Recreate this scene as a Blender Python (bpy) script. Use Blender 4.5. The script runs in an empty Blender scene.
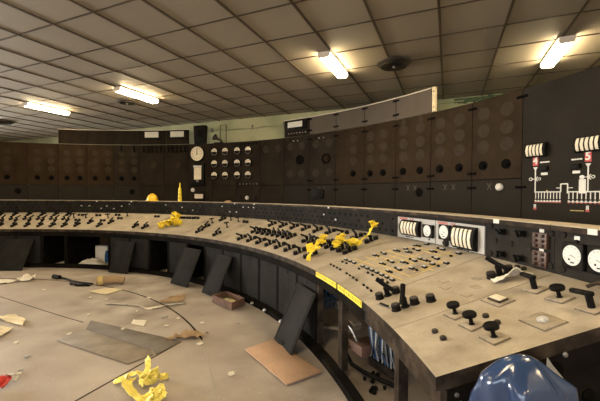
import bpy, math, random
from mathutils import Vector, Matrix
random.seed(7)
C = bpy.context.scene.collection
EYE = 1.6                      # all z below are given relative to eye height, the floor is at -EYE
CX, CY = -5.543, 1.253         # centre of the round control room
FL = -EYE
rad = math.radians
def V(x, y, z): return Vector((x, y, z + EYE))
def P(th, R, z): return V(CX + R*math.cos(rad(th)), CY + R*math.sin(rad(th)), z)

# ------------------------------------------------------------------ materials
def mat(name, col, rough=.6, metal=0., var=.25, scale=6., col2=None, fine=60., spec=.4, emit=None, estr=0., trans=0., bump=0., dirt=None, dscale=2.5, damt=.5):
    m = bpy.data.materials.new(name); m.use_nodes = True
    nt = m.node_tree; N = nt.nodes; L = nt.links
    b = N['Principled BSDF']
    b.inputs['Roughness'].default_value = rough; b.inputs['Metallic'].default_value = metal
    b.inputs['Specular IOR Level'].default_value = spec
    if trans: b.inputs['Transmission Weight'].default_value = trans
    tc = N.new('ShaderNodeTexCoord')
    n1 = N.new('ShaderNodeTexNoise'); n1.inputs['Scale'].default_value = scale; n1.inputs['Detail'].default_value = 6
    L.new(tc.outputs['Object'], n1.inputs['Vector'])
    n2 = N.new('ShaderNodeTexNoise'); n2.inputs['Scale'].default_value = fine; n2.inputs['Detail'].default_value = 3
    L.new(tc.outputs['Object'], n2.inputs['Vector'])
    mx = N.new('ShaderNodeMix'); mx.data_type = 'FLOAT'; mx.inputs[0].default_value = .3
    L.new(n1.outputs['Fac'], mx.inputs[2]); L.new(n2.outputs['Fac'], mx.inputs[3])
    cr = N.new('ShaderNodeValToRGB')
    c2 = col2 or tuple(min(1, c*(1+var)) for c in col)
    cr.color_ramp.elements[0].position = .35; cr.color_ramp.elements[1].position = .65
    cr.color_ramp.elements[0].color = (*[c*(1-var) for c in col], 1); cr.color_ramp.elements[1].color = (*c2, 1)
    L.new(mx.outputs[0], cr.inputs['Fac'])
    out = cr.outputs['Color']
    if dirt:
        n3 = N.new('ShaderNodeTexNoise'); n3.inputs['Scale'].default_value = dscale; n3.inputs['Detail'].default_value = 8
        L.new(tc.outputs['Object'], n3.inputs['Vector'])
        r3 = N.new('ShaderNodeValToRGB'); r3.color_ramp.elements[0].position = .45; r3.color_ramp.elements[1].position = .72
        r3.color_ramp.elements[1].color = (damt, damt, damt, 1)
        L.new(n3.outputs['Fac'], r3.inputs['Fac'])
        m2 = N.new('ShaderNodeMix'); m2.data_type = 'RGBA'
        L.new(r3.outputs['Color'], m2.inputs[0]); L.new(out, m2.inputs[6]); m2.inputs[7].default_value = (*dirt, 1)
        out = m2.outputs[2]
    L.new(out, b.inputs['Base Color'])
    if bump:
        bp = N.new('ShaderNodeBump'); bp.inputs['Strength'].default_value = bump; bp.inputs['Distance'].default_value = .02
        L.new(mx.outputs[0], bp.inputs['Height']); L.new(bp.outputs['Normal'], b.inputs['Normal'])
    if emit:
        b.inputs['Emission Color'].default_value = (*emit, 1); b.inputs['Emission Strength'].default_value = estr
    return m

M = {}
M['sand'] = mat('dusty_worktop', (.37,.315,.238), .7, spec=.2, var=.18, scale=3, fine=90, dirt=(.15,.122,.088), damt=.75, dscale=3.2)
M['rim'] = mat('worn_edge_and_shade', (.024,.0175,.0125), .6, spec=.05, var=.4, scale=9, dirt=(.10,.072,.05), damt=.7, dscale=8)  # worn edges; also the painted shadow outline under the switch plates
M['fascia'] = mat('black_steel', (.007,.006,.005), .65, spec=.015, var=.35, scale=7, dirt=(.022,.017,.012), damt=.5, dscale=5)
M['door'] = mat('dark_steel_door', (.021,.020,.018), .6, spec=.03, var=.25, scale=5, dirt=(.024,.021,.018), damt=.35, dscale=6)
M['upright'] = mat('grey_steel', (.021,.019,.0165), .65, spec=.02, var=.2, scale=8, dirt=(.06,.05,.04), damt=.35)
M['hole'] = mat('dark_hole', (.004,.0035,.003), .8, var=.1, spec=.03)
M['black'] = mat('black_plastic', (.006,.0055,.005), .5, spec=.05, var=.2, dirt=(.05,.04,.03), damt=.35, dscale=20)
M['lampcap'] = mat('dusty_lamp', (.025,.019,.015), .5, spec=.2, var=.3, scale=25)
M['panel'] = mat('brown_panel', (.024,.0155,.0088), .5, spec=.02, var=.3, scale=3, dirt=(.036,.023,.012), damt=.6, dscale=1.6)
M['panel_dark'] = mat('dark_panel', (.019,.0138,.0098), .5, spec=.02, var=.3, scale=3, dirt=(.034,.025,.016), damt=.5, dscale=1.6)
M['ghost'] = mat('gauge_mark', (.031,.022,.014), .55, spec=.05, var=.2, scale=12)
M['header'] = mat('grey_header', (.075,.060,.046), .5, spec=.10, var=.1, scale=2, fine=30)
M['mimic'] = mat('mimic_board', (.022,.0185,.0145), .6, spec=.02, var=.15, scale=2)
M['plate'] = mat('grey_plate', (.31,.295,.265), .5, var=.07, scale=5)
M['white'] = mat('white_paint', (.58,.56,.50), .5, var=.06)
M['lit'] = mat('white_tag', (.58,.56,.50), .5, var=.04)
M['dial'] = mat('dial_face', (.54,.54,.51), .35, var=.06, scale=30)
M['cream'] = mat('cream_dial', (.68,.60,.45), .4, var=.08)
M['red'] = mat('red_paint', (.45,.03,.022), .5, var=.1)
M['redtxt'] = mat('faded_red', (.42,.07,.05), .6, var=.2, scale=40)
M['brown'] = mat('brown_terminal', (.06,.027,.015), .5, var=.25, scale=14)
M['yellow'] = mat('yellow_tape', (.90,.68,.04), .5, var=.1, scale=9, bump=.15)
M['paleyellow'] = mat('dusty_yellow_tape', (.88,.75,.18), .5, var=.15, scale=12, bump=.2)
M['hat'] = mat('yellow_helmet', (.80,.50,.03), .35, var=.08)
M['mimicline'] = mat('mimic_line', (.50,.37,.13), .6, var=.2, scale=30)
M['greylamp'] = mat('grey_lens', (.42,.40,.38), .35, var=.25, scale=60)
M['paper'] = mat('old_paper', (.62,.53,.34), .8, var=.12, scale=9)
M['whitepaper'] = mat('white_paper', (.68,.63,.52), .8, var=.08, scale=9)
M['card'] = mat('cardboard', (.32,.215,.115), .85, var=.15, scale=7)
M['ply'] = mat('plywood', (.42,.27,.175), .65, var=.16, scale=3, fine=40)
M['wood'] = mat('old_timber', (.14,.075,.05), .7, var=.3, scale=9)
M['palewood'] = mat('pale_timber', (.36,.28,.2), .7, var=.2, scale=9)
M['steel'] = mat('bare_steel', (.25,.24,.23), .35, metal=.8, var=.2)
M['greyrack'] = mat('grey_rack', (.22,.23,.26), .5, var=.2, scale=30)
M['bluenet'] = mat('blue_crate', (.02,.085,.20), .5, var=.2)
M['wall'] = mat('pale_green_wall', (.40,.39,.22), .8, var=.16, scale=1.5, dirt=(.20,.23,.12), damt=.7, dscale=1.2)
M['wallp'] = mat('plain_wall', (.36,.33,.25), .85, var=.1, scale=1)
M['moss'] = mat('peeling_paint', (.07,.10,.045), .9, var=.4, scale=12)
M['tbar'] = mat('ceiling_bar', (.065,.045,.027), .5, var=.2, scale=2)
M['vent'] = mat('vent_metal', (.035,.029,.022), .45, var=.2)
M['housing'] = mat('lamp_housing', (.62,.53,.42), .5, var=.04)
M['tube'] = mat('lamp_diffuser', (.9,.85,.75), .5, var=.0, emit=(1.,.79,.47), estr=58.)
M['floorplate'] = mat('floor_plate', (.20,.165,.13), .6, var=.18, scale=5, dirt=(.30,.26,.21), damt=.6, dscale=6)
M['floorplate2'] = mat('dark_floor_plate', (.125,.105,.09), .6, var=.2, scale=5, dirt=(.2,.17,.14), damt=.5, dscale=6)
M['rust'] = mat('brown_post', (.055,.035,.028), .55, var=.35, scale=9)
M['chalk'] = mat('chalk', (.13,.115,.09), .8, spec=.05)
M['green'] = mat('green_tray', (.13,.17,.10), .6, var=.2)
M['glass'] = mat('window_glass', (.9,.95,1), .05, var=0, trans=1.)
M['daylight'] = mat('frosted_pane', (.8,.85,.9), .4, var=.02)

def tile_material():
    m = bpy.data.materials.new('ceiling_tiles'); m.use_nodes = True
    nt = m.node_tree; N = nt.nodes; L = nt.links; b = N['Principled BSDF']; b.inputs['Roughness'].default_value = .75
    tc = N.new('ShaderNodeTexCoord')
    sep = N.new('ShaderNodeSeparateXYZ'); L.new(tc.outputs['Object'], sep.inputs[0])
    outs = []
    for ax, o, s in (('X', .123, .7768), ('Y', 2.868, .761)):
        a = N.new('ShaderNodeMath'); a.operation = 'SUBTRACT'; L.new(sep.outputs[ax], a.inputs[0]); a.inputs[1].default_value = o
        d = N.new('ShaderNodeMath'); d.operation = 'DIVIDE'; L.new(a.outputs[0], d.inputs[0]); d.inputs[1].default_value = s
        f = N.new('ShaderNodeMath'); f.operation = 'FLOOR'; L.new(d.outputs[0], f.inputs[0]); outs.append(f)
    cb = N.new('ShaderNodeCombineXYZ'); L.new(outs[0].outputs[0], cb.inputs[0]); L.new(outs[1].outputs[0], cb.inputs[1])
    wn = N.new('ShaderNodeTexWhiteNoise'); wn.noise_dimensions = '3D'; L.new(cb.outputs[0], wn.inputs['Vector'])
    no = N.new('ShaderNodeTexNoise'); no.inputs['Scale'].default_value = 1.1; no.inputs['Detail'].default_value = 6; L.new(tc.outputs['Object'], no.inputs['Vector'])
    mx = N.new('ShaderNodeMix'); mx.data_type = 'FLOAT'; mx.inputs[0].default_value = .55
    L.new(wn.outputs['Value'], mx.inputs[2]); L.new(no.outputs['Fac'], mx.inputs[3])
    cr = N.new('ShaderNodeValToRGB'); cr.color_ramp.elements[0].color = (.25,.212,.155,1); cr.color_ramp.elements[1].color = (.325,.282,.214,1)
    L.new(mx.outputs[0], cr.inputs['Fac']); L.new(cr.outputs['Color'], b.inputs['Base Color'])
    return m
M['tile'] = tile_material()

def floor_material():
    m = bpy.data.materials.new('dusty_concrete'); m.use_nodes = True
    nt = m.node_tree; N = nt.nodes; L = nt.links; b = N['Principled BSDF']; b.inputs['Roughness'].default_value = .6
    tc = N.new('ShaderNodeTexCoord')
    def noise(s, d=6):
        n = N.new('ShaderNodeTexNoise'); n.inputs['Scale'].default_value = s; n.inputs['Detail'].default_value = d
        L.new(tc.outputs['Object'], n.inputs['Vector']); return n.outputs['Fac']
    def ramp(f, p0, c0, p1, c1):
        r = N.new('ShaderNodeValToRGB'); r.color_ramp.elements[0].position = p0; r.color_ramp.elements[1].position = p1
        r.color_ramp.elements[0].color = (*c0,1); r.color_ramp.elements[1].color = (*c1,1); L.new(f, r.inputs['Fac']); return r.outputs['Color']
    def mix(f, a, c):
        x = N.new('ShaderNodeMix'); x.data_type = 'RGBA'; L.new(f, x.inputs[0]); L.new(a, x.inputs[6]); L.new(c, x.inputs[7]); return x.outputs[2]
    base = ramp(noise(.9, 8), .35, (.27,.222,.185), .65, (.42,.365,.32))
    stain = ramp(noise(2.2, 10), .3, (.165,.130,.100), .7, (.44,.39,.345))
    c = mix(ramp(noise(.5, 4), .4, (0,0,0), .6, (1,1,1)), base, stain)
    speck = ramp(noise(45, 4), .63, (0,0,0), .72, (.8,.8,.8))
    white = ramp(noise(3, 2), 0, (.48,.44,.38), 1, (.52,.48,.42))
    c = mix(speck, c, white)
    L.new(c, b.inputs['Base Color'])
    bp = N.new('ShaderNodeBump'); bp.inputs['Strength'].default_value = .15; bp.inputs['Distance'].default_value = .01
    L.new(noise(30, 6), bp.inputs['Height']); L.new(bp.outputs['Normal'], b.inputs['Normal'])
    return m
M['floor'] = floor_material()

def plastic(name, col, rough, alpha):
    m = bpy.data.materials.new(name); m.use_nodes = True
    nt = m.node_tree; N = nt.nodes; L = nt.links; b = N['Principled BSDF']
    b.inputs['Roughness'].default_value = rough; b.inputs['Specular IOR Level'].default_value = .8
    tc = N.new('ShaderNodeTexCoord'); n = N.new('ShaderNodeTexNoise'); n.inputs['Scale'].default_value = 7; L.new(tc.outputs['Object'], n.inputs['Vector'])
    r = N.new('ShaderNodeValToRGB'); r.color_ramp.elements[0].color = (*[c*.8 for c in col],1); r.color_ramp.elements[1].color = (*[c*1.2 for c in col],1)
    L.new(n.outputs['Fac'], r.inputs['Fac']); L.new(r.outputs['Color'], b.inputs['Base Color'])
    b.inputs['Alpha'].default_value = alpha
    return m
M['bluesheet'] = plastic('blue_polythene', (.020,.042,.105), .20, 1.)
M['clearsheet'] = plastic('clear_polythene', (.5,.47,.42), .22, .5)

# ------------------------------------------------------------------ mesh builder
class MB:
    def __init__(s): s.v, s.f, s.m = [], [], []
    def add(s, vs, fs, mi=0):
        n = len(s.v); s.v += [Vector(v) for v in vs]
        for i, f in enumerate(fs):
            s.f.append([a+n for a in f]); s.m.append(mi[i] if isinstance(mi, (list, tuple)) else mi)
        return s
    def box(s, Mx, sx, sy, sz, mi=0, base=False):
        z0, z1 = (0, sz) if base else (-sz/2, sz/2)
        vs = [Mx @ Vector((x*sx/2, y*sy/2, z)) for z in (z0, z1) for x, y in ((-1,-1),(1,-1),(1,1),(-1,1))]
        return s.add(vs, [(3,2,1,0),(4,5,6,7),(0,1,5,4),(1,2,6,5),(2,3,7,6),(3,0,4,7)], mi)
    def lathe(s, Mx, prof, n=16, mi=0):
        k = len(prof); vs = []; fs = []; ms = []
        for r, z in prof:
            for i in range(n): vs.append(Mx @ Vector((r*math.cos(2*math.pi*i/n), r*math.sin(2*math.pi*i/n), z)))
        for j in range(k-1):
            for i in range(n):
                fs.append((j*n+i, j*n+(i+1)%n, (j+1)*n+(i+1)%n, (j+1)*n+i)); ms.append(mi[j] if isinstance(mi, list) else mi)
        fs.append(tuple(range(n-1,-1,-1))); ms.append(mi[0] if isinstance(mi, list) else mi)
        fs.append(tuple((k-1)*n+i for i in range(n))); ms.append(mi[-1] if isinstance(mi, list) else mi)
        return s.add(vs, fs, ms)
    def cyl(s, Mx, r, h, n=16, mi=0, r1=None): return s.lathe(Mx, [(r,0),(r if r1 is None else r1,h)], n, mi)
    def tube(s, pts, r, n=8, mi=0, r1=None):
        pts = [Vector(p) for p in pts]; K = len(pts); vs = []; fs = []
        u = None
        for i, p in enumerate(pts):
            d = (pts[min(i+1,K-1)] - pts[max(i-1,0)]).normalized()
            if u is None: u = d.orthogonal().normalized()
            else: u = (u - d*u.dot(d)); u = u.normalized() if u.length > 1e-6 else d.orthogonal().normalized()
            w = d.cross(u); rr = r if r1 is None else r + (r1-r)*i/(K-1)
            for j in range(n): a = 2*math.pi*j/n; vs.append(p + (u*math.cos(a) + w*math.sin(a))*rr)
        for i in range(K-1):
            for j in range(n): fs.append((i*n+j, i*n+(j+1)%n, (i+1)*n+(j+1)%n, (i+1)*n+j))
        fs.append(tuple(range(n-1,-1,-1))); fs.append(tuple((K-1)*n+j for j in range(n)))
        return s.add(vs, fs, mi)
    def arc(s, t0, t1, prof, n=4, mi=0):
        """prof: counter-clockwise outline in (R, z); swept about the room's centre"""
        k = len(prof); vs = []; fs = []; ms = []
        for i in range(n+1):
            th = t0 + (t1-t0)*i/n
            vs += [P(th, R, z) for R, z in prof]
        for i in range(n):
            for j in range(k):
                fs.append((i*k+j, (i+1)*k+j, (i+1)*k+(j+1)%k, i*k+(j+1)%k)); ms.append(mi[j] if isinstance(mi, (list, tuple)) else mi)
        c = mi[0] if isinstance(mi, (list, tuple)) else mi
        if isinstance(mi, (list, tuple)): c = mi[k] if len(mi) > k else mi[0]
        fs.append(tuple(range(k-1,-1,-1))[::-1]); fs.append(tuple(n*k+j for j in range(k))[::-1]); ms += [c, c]
        return s.add(vs, fs, ms)
    def prism(s, Mx, outline, h, mi=0):
        k = len(outline); vs = [Mx @ Vector((x,y,0)) for x,y in outline] + [Mx @ Vector((x,y,h)) for x,y in outline]
        fs = [tuple(range(k-1,-1,-1)), tuple(range(k,2*k))] + [(j,(j+1)%k,k+(j+1)%k,k+j) for j in range(k)]
        return s.add(vs, fs, mi)
    def sheet(s, f, nu, nv, thick=.004, mi=0):
        """closed crumpled sheet; f(u,v) -> point"""
        g = [[Vector(f(i/nu, j/nv)) for j in range(nv+1)] for i in range(nu+1)]
        def nrm(i, j):
            a = g[min(i+1,nu)][j]-g[max(i-1,0)][j]; b = g[i][min(j+1,nv)]-g[i][max(j-1,0)]
            c = a.cross(b); return c.normalized() if c.length > 1e-9 else Vector((0,0,1))
        top = [g[i][j] + nrm(i,j)*thick for i in range(nu+1) for j in range(nv+1)]
        bot = [g[i][j] for i in range(nu+1) for j in range(nv+1)]
        n = len(top); W = nv+1; fs = []
        for i in range(nu):
            for j in range(nv):
                a,b,c,d = i*W+j, (i+1)*W+j, (i+1)*W+j+1, i*W+j+1
                fs.append((a,b,c,d)); fs.append((n+d,n+c,n+b,n+a))
        ring = [i*W for i in range(nu)] + [nu*W+j for j in range(nv)] + [i*W+nv for i in range(nu,0,-1)] + [j for j in range(nv,0,-1)]
        for a, b in zip(ring, ring[1:]+ring[:1]): fs.append((b,a,n+a,n+b))
        return s.add(top+bot, fs, mi)
    def mesh(s, name, mats, origin=Vector((0,0,0)), bev=0., smooth=True):
        me = bpy.data.meshes.new(name)
        me.from_pydata([v-origin for v in s.v], [], s.f)
        for m in (mats if isinstance(mats, (list, tuple)) else [mats]): me.materials.append(M[m])
        me.polygons.foreach_set('material_index', s.m)
        import bmesh
        bm = bmesh.new(); bm.from_mesh(me)
        if bev:
            ed = [e for e in bm.edges if len(e.link_faces) == 2 and e.calc_face_angle(0) > .9]
            bmesh.ops.bevel(bm, geom=ed, offset=bev, segments=2, profile=.5, affect='EDGES')
        bmesh.ops.recalc_face_normals(bm, faces=bm.faces)
        bm.to_mesh(me); bm.free()
        if smooth: me.shade_smooth(); me.set_sharp_from_angle(angle=rad(38))
        me.update(); return me
    def build(s, name, mats, parent=None, bev=0., origin=None, smooth=True):
        if parent is not None: origin = world_loc(parent)
        elif origin is None:
            n = len(s.v); lo = [min(v[i] for v in s.v) for i in range(3)]; hi = [max(v[i] for v in s.v) for i in range(3)]
            origin = Vector(((lo[0]+hi[0])/2, (lo[1]+hi[1])/2, lo[2]))
        o = bpy.data.objects.new(name, s.mesh(name, mats, origin, bev, smooth)); C.objects.link(o)
        if parent is not None: o.parent = parent
        else: o.location = origin
        return o
def world_loc(o):
    l = Vector(o.location)
    while o.parent: o = o.parent; l += Vector(o.location)
    return l
def put(name, me, parent, Mx):
    """a mesh with a local frame, placed at world matrix Mx under an unrotated parent"""
    o = bpy.data.objects.new(name, me); C.objects.link(o); o.parent = parent
    o.matrix_local = Matrix.Translation(-world_loc(parent)) @ Mx
    return o
def sub(name, me, parent, Mx=None):
    o = bpy.data.objects.new(name, me); C.objects.link(o); o.parent = parent
    if Mx is not None: o.matrix_local = Mx
    return o
def tag(o, label=None, cat=None, group=None, kind=None):
    if label: o['label'] = label
    if cat: o['category'] = cat
    if group: o['group'] = group
    if kind: o['kind'] = kind
    return o
def thing(name, label, cat, loc, group=None):
    o = bpy.data.objects.new(name, None); C.objects.link(o); o.location = loc; o.empty_display_size = .1
    return tag(o, label, cat, group)
def frame(o, x, y, z):
    x, y, z = Vector(x).normalized(), Vector(y).normalized(), Vector(z).normalized()
    return Matrix(((x.x,y.x,z.x,o.x),(x.y,y.y,z.y,o.y),(x.z,y.z,z.z,o.z),(0,0,0,1)))
def radial(th): return Vector((math.cos(rad(th)), math.sin(rad(th)), 0))
def right(th): return Vector((math.sin(rad(th)), -math.cos(rad(th)), 0))
SL = math.atan2(.31, 1.05)
def on_bench(th, s, h=0., rot=0.):
    y = radial(th)*math.cos(SL) + Vector((0,0,math.sin(SL))); x = right(th); z = x.cross(y)
    return frame(P(th, 6.10+1.05*s, -.78+.31*s) + z*h, x, y, z) @ Matrix.Rotation(rad(rot), 4, 'Z')
def on_face(th, z, R, d=0.):
    return frame(P(th, R, z) - radial(th)*d, right(th), (0,0,1), -radial(th))
def on_floor(x, y, rot=0., h=0.): return Matrix.Translation(V(x, y, FL+h)) @ Matrix.Rotation(rad(rot), 4, 'Z')
T = Matrix.Translation
def Rx(a): return Matrix.Rotation(rad(a), 4, 'X')
def Ry(a): return Matrix.Rotation(rad(a), 4, 'Y')
def Rz(a): return Matrix.Rotation(rad(a), 4, 'Z')

# ------------------------------------------------------------------ camera
cam = bpy.data.cameras.new('camera'); cam.sensor_width = 36; cam.lens = 342.06/600*36; cam.clip_start = .05
co = bpy.data.objects.new('camera', cam); C.objects.link(co); bpy.context.scene.camera = co
pt, rl = rad(-.94), rad(.37)
fwd = Vector((0, math.cos(pt), math.sin(pt))); u0 = Vector((0, -math.sin(pt), math.cos(pt))); r0 = Vector((1,0,0))
r_ = r0*math.cos(rl) + u0*math.sin(rl); u_ = u0*math.cos(rl) - r0*math.sin(rl)
co.matrix_world = frame(V(0,0,0), r_, u_, -fwd)

# ------------------------------------------------------------------ room shell, laid out on the ceiling grid (a = leftwards, b = away)
YAW = rad(23.37)
Bd = Vector((math.sin(YAW), math.cos(YAW), 0)); Ad = Vector((-math.cos(YAW), math.sin(YAW), 0))
HC = 2.2244
A0, A1, B0, B1 = -6.5, 19.0, -6.0, 8.56
GM = frame(V(0,0,0), Ad, Bd, (0,0,1))         # note: left-handed pair is fixed by using G() only for points
def G(a, b, z): return V(0,0,z) + Ad*a + Bd*b
def gbox(mb, a0, a1, b0, b1, z0, z1, mi=0):
    vs = [G(a,b,z) for z in (z0,z1) for a,b in ((a0,b0),(a1,b0),(a1,b1),(a0,b1))]
    return mb.add(vs, [(0,1,2,3),(7,6,5,4),(4,5,1,0),(5,6,2,1),(6,7,3,2),(7,4,0,3)], mi)
def struct(o): o['kind'] = 'structure'; return o
mb = gbox(MB(), A0-.2, A1+.2, B0-.2, B1+.2, FL-.15, FL); struct(mb.build('floor', 'floor', origin=Vector((0,0,0))))
# ceiling keeps grid axes as its own object axes so the tile pattern follows the grid
me = bpy.data.meshes.new('ceiling')
vs = [(a,b,z) for z in (0,.12) for a,b in ((A0-.2,B0-.2),(A1+.2,B0-.2),(A1+.2,B1+.2),(A0-.2,B1+.2))]
me.from_pydata(vs, [], [(0,1,2,3),(7,6,5,4),(4,5,1,0),(5,6,2,1),(6,7,3,2),(7,4,0,3)]); me.materials.append(M['tile'])
ce = bpy.data.objects.new('ceiling', me); C.objects.link(ce)
ce.matrix_world = Matrix(((Ad.x,Bd.x,0,0),(Ad.y,Bd.y,0,0),(0,0,1,HC+EYE),(0,0,0,1))); struct(ce)
mb = MB()
i = -8
while .123+.7768*i < A1:
    a = .123+.7768*i
    if a > A0: gbox(mb, a-.015, a+.015, B0, B1-.01, HC-.014, HC+.002)
    i += 1
j = -11
while 2.868+.761*j < B1:
    b = 2.868+.761*j
    if b > B0: gbox(mb, A0, A1, b-.009, b+.009, HC-.010, HC+.002)
    j += 1
struct(mb.build('trim_1', 'tbar'))
struct(gbox(MB(), A0, A1, B1, B1+.15, FL, HC).build('wall_back', 'wall'))
mb = MB()
gbox(mb, A1, A1+.15, B0, B1, FL, -.7); gbox(mb, A1, A1+.15, B0, B1, 1.5, HC); gbox(mb, A1, A1+.15, B0, -2.1, -.7, 1.5); gbox(mb, A1, A1+.15, 7.1, B1, -.7, 1.5)
struct(mb.build('wall_left', 'wallp'))
mb = MB()
for b0, b1, z0, z1 in ((-2.1,7.1,-.7,-.62),(-2.1,7.1,1.42,1.5),(-2.1,-2.02,-.62,1.42),(7.02,7.1,-.62,1.42),(.9,.98,-.62,1.42),(3.98,4.06,-.62,1.42)): gbox(mb, A1+.02, A1+.12, b0, b1, z0, z1)
wl = struct(mb.build('added_window', 'white')); gbox(MB(), A1+.08, A1+.09, -2.02, 7.02, -.62, 1.42).build('pane', 'glass', wl)  # unseen window, added to light the open console bays from the left
struct(gbox(MB(), A0-.15, A0, B0, B1, FL, HC).build('wall_right', 'wallp'))
mb = MB()   # front wall with one long window
gbox(mb, A0, A1, B0-.15, B0, FL, -.6); gbox(mb, A0, A1, B0-.15, B0, 1.6, HC)
gbox(mb, A0, -4.5, B0-.15, B0, -.6, 1.6); gbox(mb, 4.5, A1, B0-.15, B0, -.6, 1.6)
struct(mb.build('wall_front', 'wallp'))
mb = MB()
for a0, a1, z0, z1 in ((-4.5,4.5,-.6,-.52),(-4.5,4.5,1.52,1.6),(-4.5,-4.42,-.52,1.52),(4.42,4.5,-.52,1.52),(-1.54,-1.46,-.52,1.52),(1.46,1.54,-.52,1.52)): gbox(mb, a0,a1,B0-.12,B0-.02,z0,z1)
wf = struct(mb.build('window_1', 'white'))
gbox(MB(), -4.42, 4.42, B0-.09, B0-.08, -.52, 1.52).build('pane', 'glass', wf)
# pale paint peeling off the top of the back wall
mb = MB()
random.seed(3)
for k in range(46):
    a = random.uniform(-3.2, -.2); z = HC - random.uniform(.04, .26); w = random.uniform(.03, .16)
    gbox(mb, a, a+w, B1-.006, B1, z, z+random.uniform(.02,.07))
gbox(mb, -3.4, -.1, B1-.004, B1, HC-.12, HC-.02)
struct(mb.build('trim_2', 'moss'))
# floor joints
def strip(pts, w, h=.003, name='trim_3', m='hole'):
    mb = MB()
    for p, q in zip(pts, pts[1:]):
        p, q = Vector((*p, FL+EYE)), Vector((*q, FL+EYE)); d = (q-p).normalized(); n = Vector((-d.y, d.x, 0))*w/2
        z = Vector((0,0,h)); mb.add([p-n,q-n,q+n,p+n,p-n+z,q-n+z,q+n+z,p+n+z], [(0,1,2,3),(7,6,5,4),(4,5,1,0),(5,6,2,1),(6,7,3,2),(7,4,0,3)])
    return struct(mb.build(name, m))
ring = [(CX+5.12*math.cos(rad(t)), CY+5.12*math.sin(rad(t))) for t in range(29, 116, 2)]
strip(ring, .022, .002, 'trim_3', 'rim')
strip([(CX+5.08*math.cos(rad(t)), CY+5.08*math.sin(rad(t))) for t in range(8, 30, 2)], .009, .002, 'trim_6', 'plate')
strip([(-1.28,3.67),(-1.50,3.15),(-1.72,2.61),(-2.3,1.3)], .016, .002, 'trim_4', 'rim')
strip([(-6.0,5.98),(-4.65,5.27),(-3.15,4.46),(-2.68,4.22)], .012, .002, 'trim_5', 'rim')

# ------------------------------------------------------------------ lights
def fixture(a, b, label, group=None):
    t = thing('ceiling_light', label, 'ceiling light', G(a, b, HC-.13), group)
    L = 1.02
    gbox(MB(), a-.10, a+.10, b-L/2, b+L/2, HC-.035, HC-.012).build('housing', 'housing', t)
    mb = MB()
    prof = [(-.09,-.035),(.09,-.035),(.09,-.080),(.065,-.105),(-.065,-.105),(-.09,-.080)]
    k = len(prof); vs = [G(a+x, b+s*(L/2-.015), HC+z) for s in (-1,1) for x,z in prof]
    mb.add(vs, [tuple(range(k)), tuple(range(2*k-1,k-1,-1))] + [(j,k+j,k+(j+1)%k,(j+1)%k) for j in range(k)])
    mb.build('diffuser', 'tube', t)
    for s in (-1, 1):
        mb = MB(); q = [G(a+x*1.06, b+s*L/2+d, HC+z*1.02) for d in (-.012,.012) for x,z in prof]
        mb.add(q, [tuple(range(k)), tuple(range(2*k-1,k-1,-1))] + [(j,k+j,k+(j+1)%k,(j+1)%k) for j in range(k)])
        mb.build('end_cap', 'housing', t)
for a, b, lb in ((9.47, 5.52, 'leftmost lit fluorescent ceiling light, low over the far left panels'),
                 (6.30, 5.52, 'lit fluorescent ceiling light second from the left, beside a small round vent'),
                 (1.78, 5.52, 'lit fluorescent ceiling light above the middle of the room, left of the large round vent'),
                 (-1.48, 6.32, 'rightmost lit fluorescent ceiling light, above the mimic board')):
    fixture(a, b, lb, 'lit ceiling lights')
for a, b in ((9.4,.6),(5.2,.6),(1.1,.6),(-1.7,2.6),(9.4,-3.6),(3.5,-3.6),(-2.3,-3.2),(-4.6,.8),(-4.6,-1.6)):  # unseen fixtures added for light, some to reach into the open bays
    fixture(a, b, 'lit fluorescent ceiling light added out of view to brighten the console and room', 'added ceiling lights out of view')
def area(name, loc, aim, sx, sy, col, e, sp=180.):
    l = bpy.data.lights.new(name, 'AREA'); l.shape = 'RECTANGLE'; l.size = sx; l.size_y = sy; l.color = col; l.energy = e; l.spread = rad(sp)
    o = bpy.data.objects.new(name, l); C.objects.link(o)
    d = (aim-loc).normalized(); o.matrix_world = frame(loc, d.cross(Vector((0,0,1))), d.cross(Vector((0,0,1))).cross(d), -d)
area('unseen_window_light', G(0, B0+.02, .5), G(0, 5, .2), 8.6, 2.0, (.80,.87,1.), 200)
area('unseen_window_light', G(A1-.02, 2.5, .4), G(0, 1.8, -1.6), 9.0, 2.0, (1.,.95,.86), 560, 75.)  # added light at the unseen left window, aimed into the open bays
w = bpy.data.worlds.new('World'); bpy.context.scene.world = w; w.use_nodes = True
w.node_tree.nodes['Background'].inputs[0].default_value = (.6,.75,1,1); w.node_tree.nodes['Background'].inputs[1].default_value = .6

def round_vent(a, b, r, label):
    t = thing('ceiling_vent', label, 'vent', G(a, b, HC-.09), 'round ceiling vents')
    Mx = T(G(a, b, HC-.012)) @ Rx(180)
    MB().lathe(Mx, [(r*.80,0),(r,.012),(r,.028),(r*.86,.05)], 28).build('rim', 'vent', t)
    for q in (.72, .5, .28):
        MB().lathe(Mx, [(r*(q-.15),.045),(r*q,.055),(r*(q+.06),.075),(r*(q-.08),.066)], 28).build('cone', 'vent', t)
    MB().cyl(Mx @ T((0,0,.02)), r*.09, .075, 12).build('centre_bolt', 'steel', t)
round_vent(.85, 5.86, .275, 'large round dark ceiling vent right of the middle fluorescent light')
round_vent(7.0, 5.84, .22, 'small round ceiling vent beside the second fluorescent light from the left')
round_vent(12.6, 6.1, .24, 'round dark ceiling vent at the far left edge')

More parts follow.
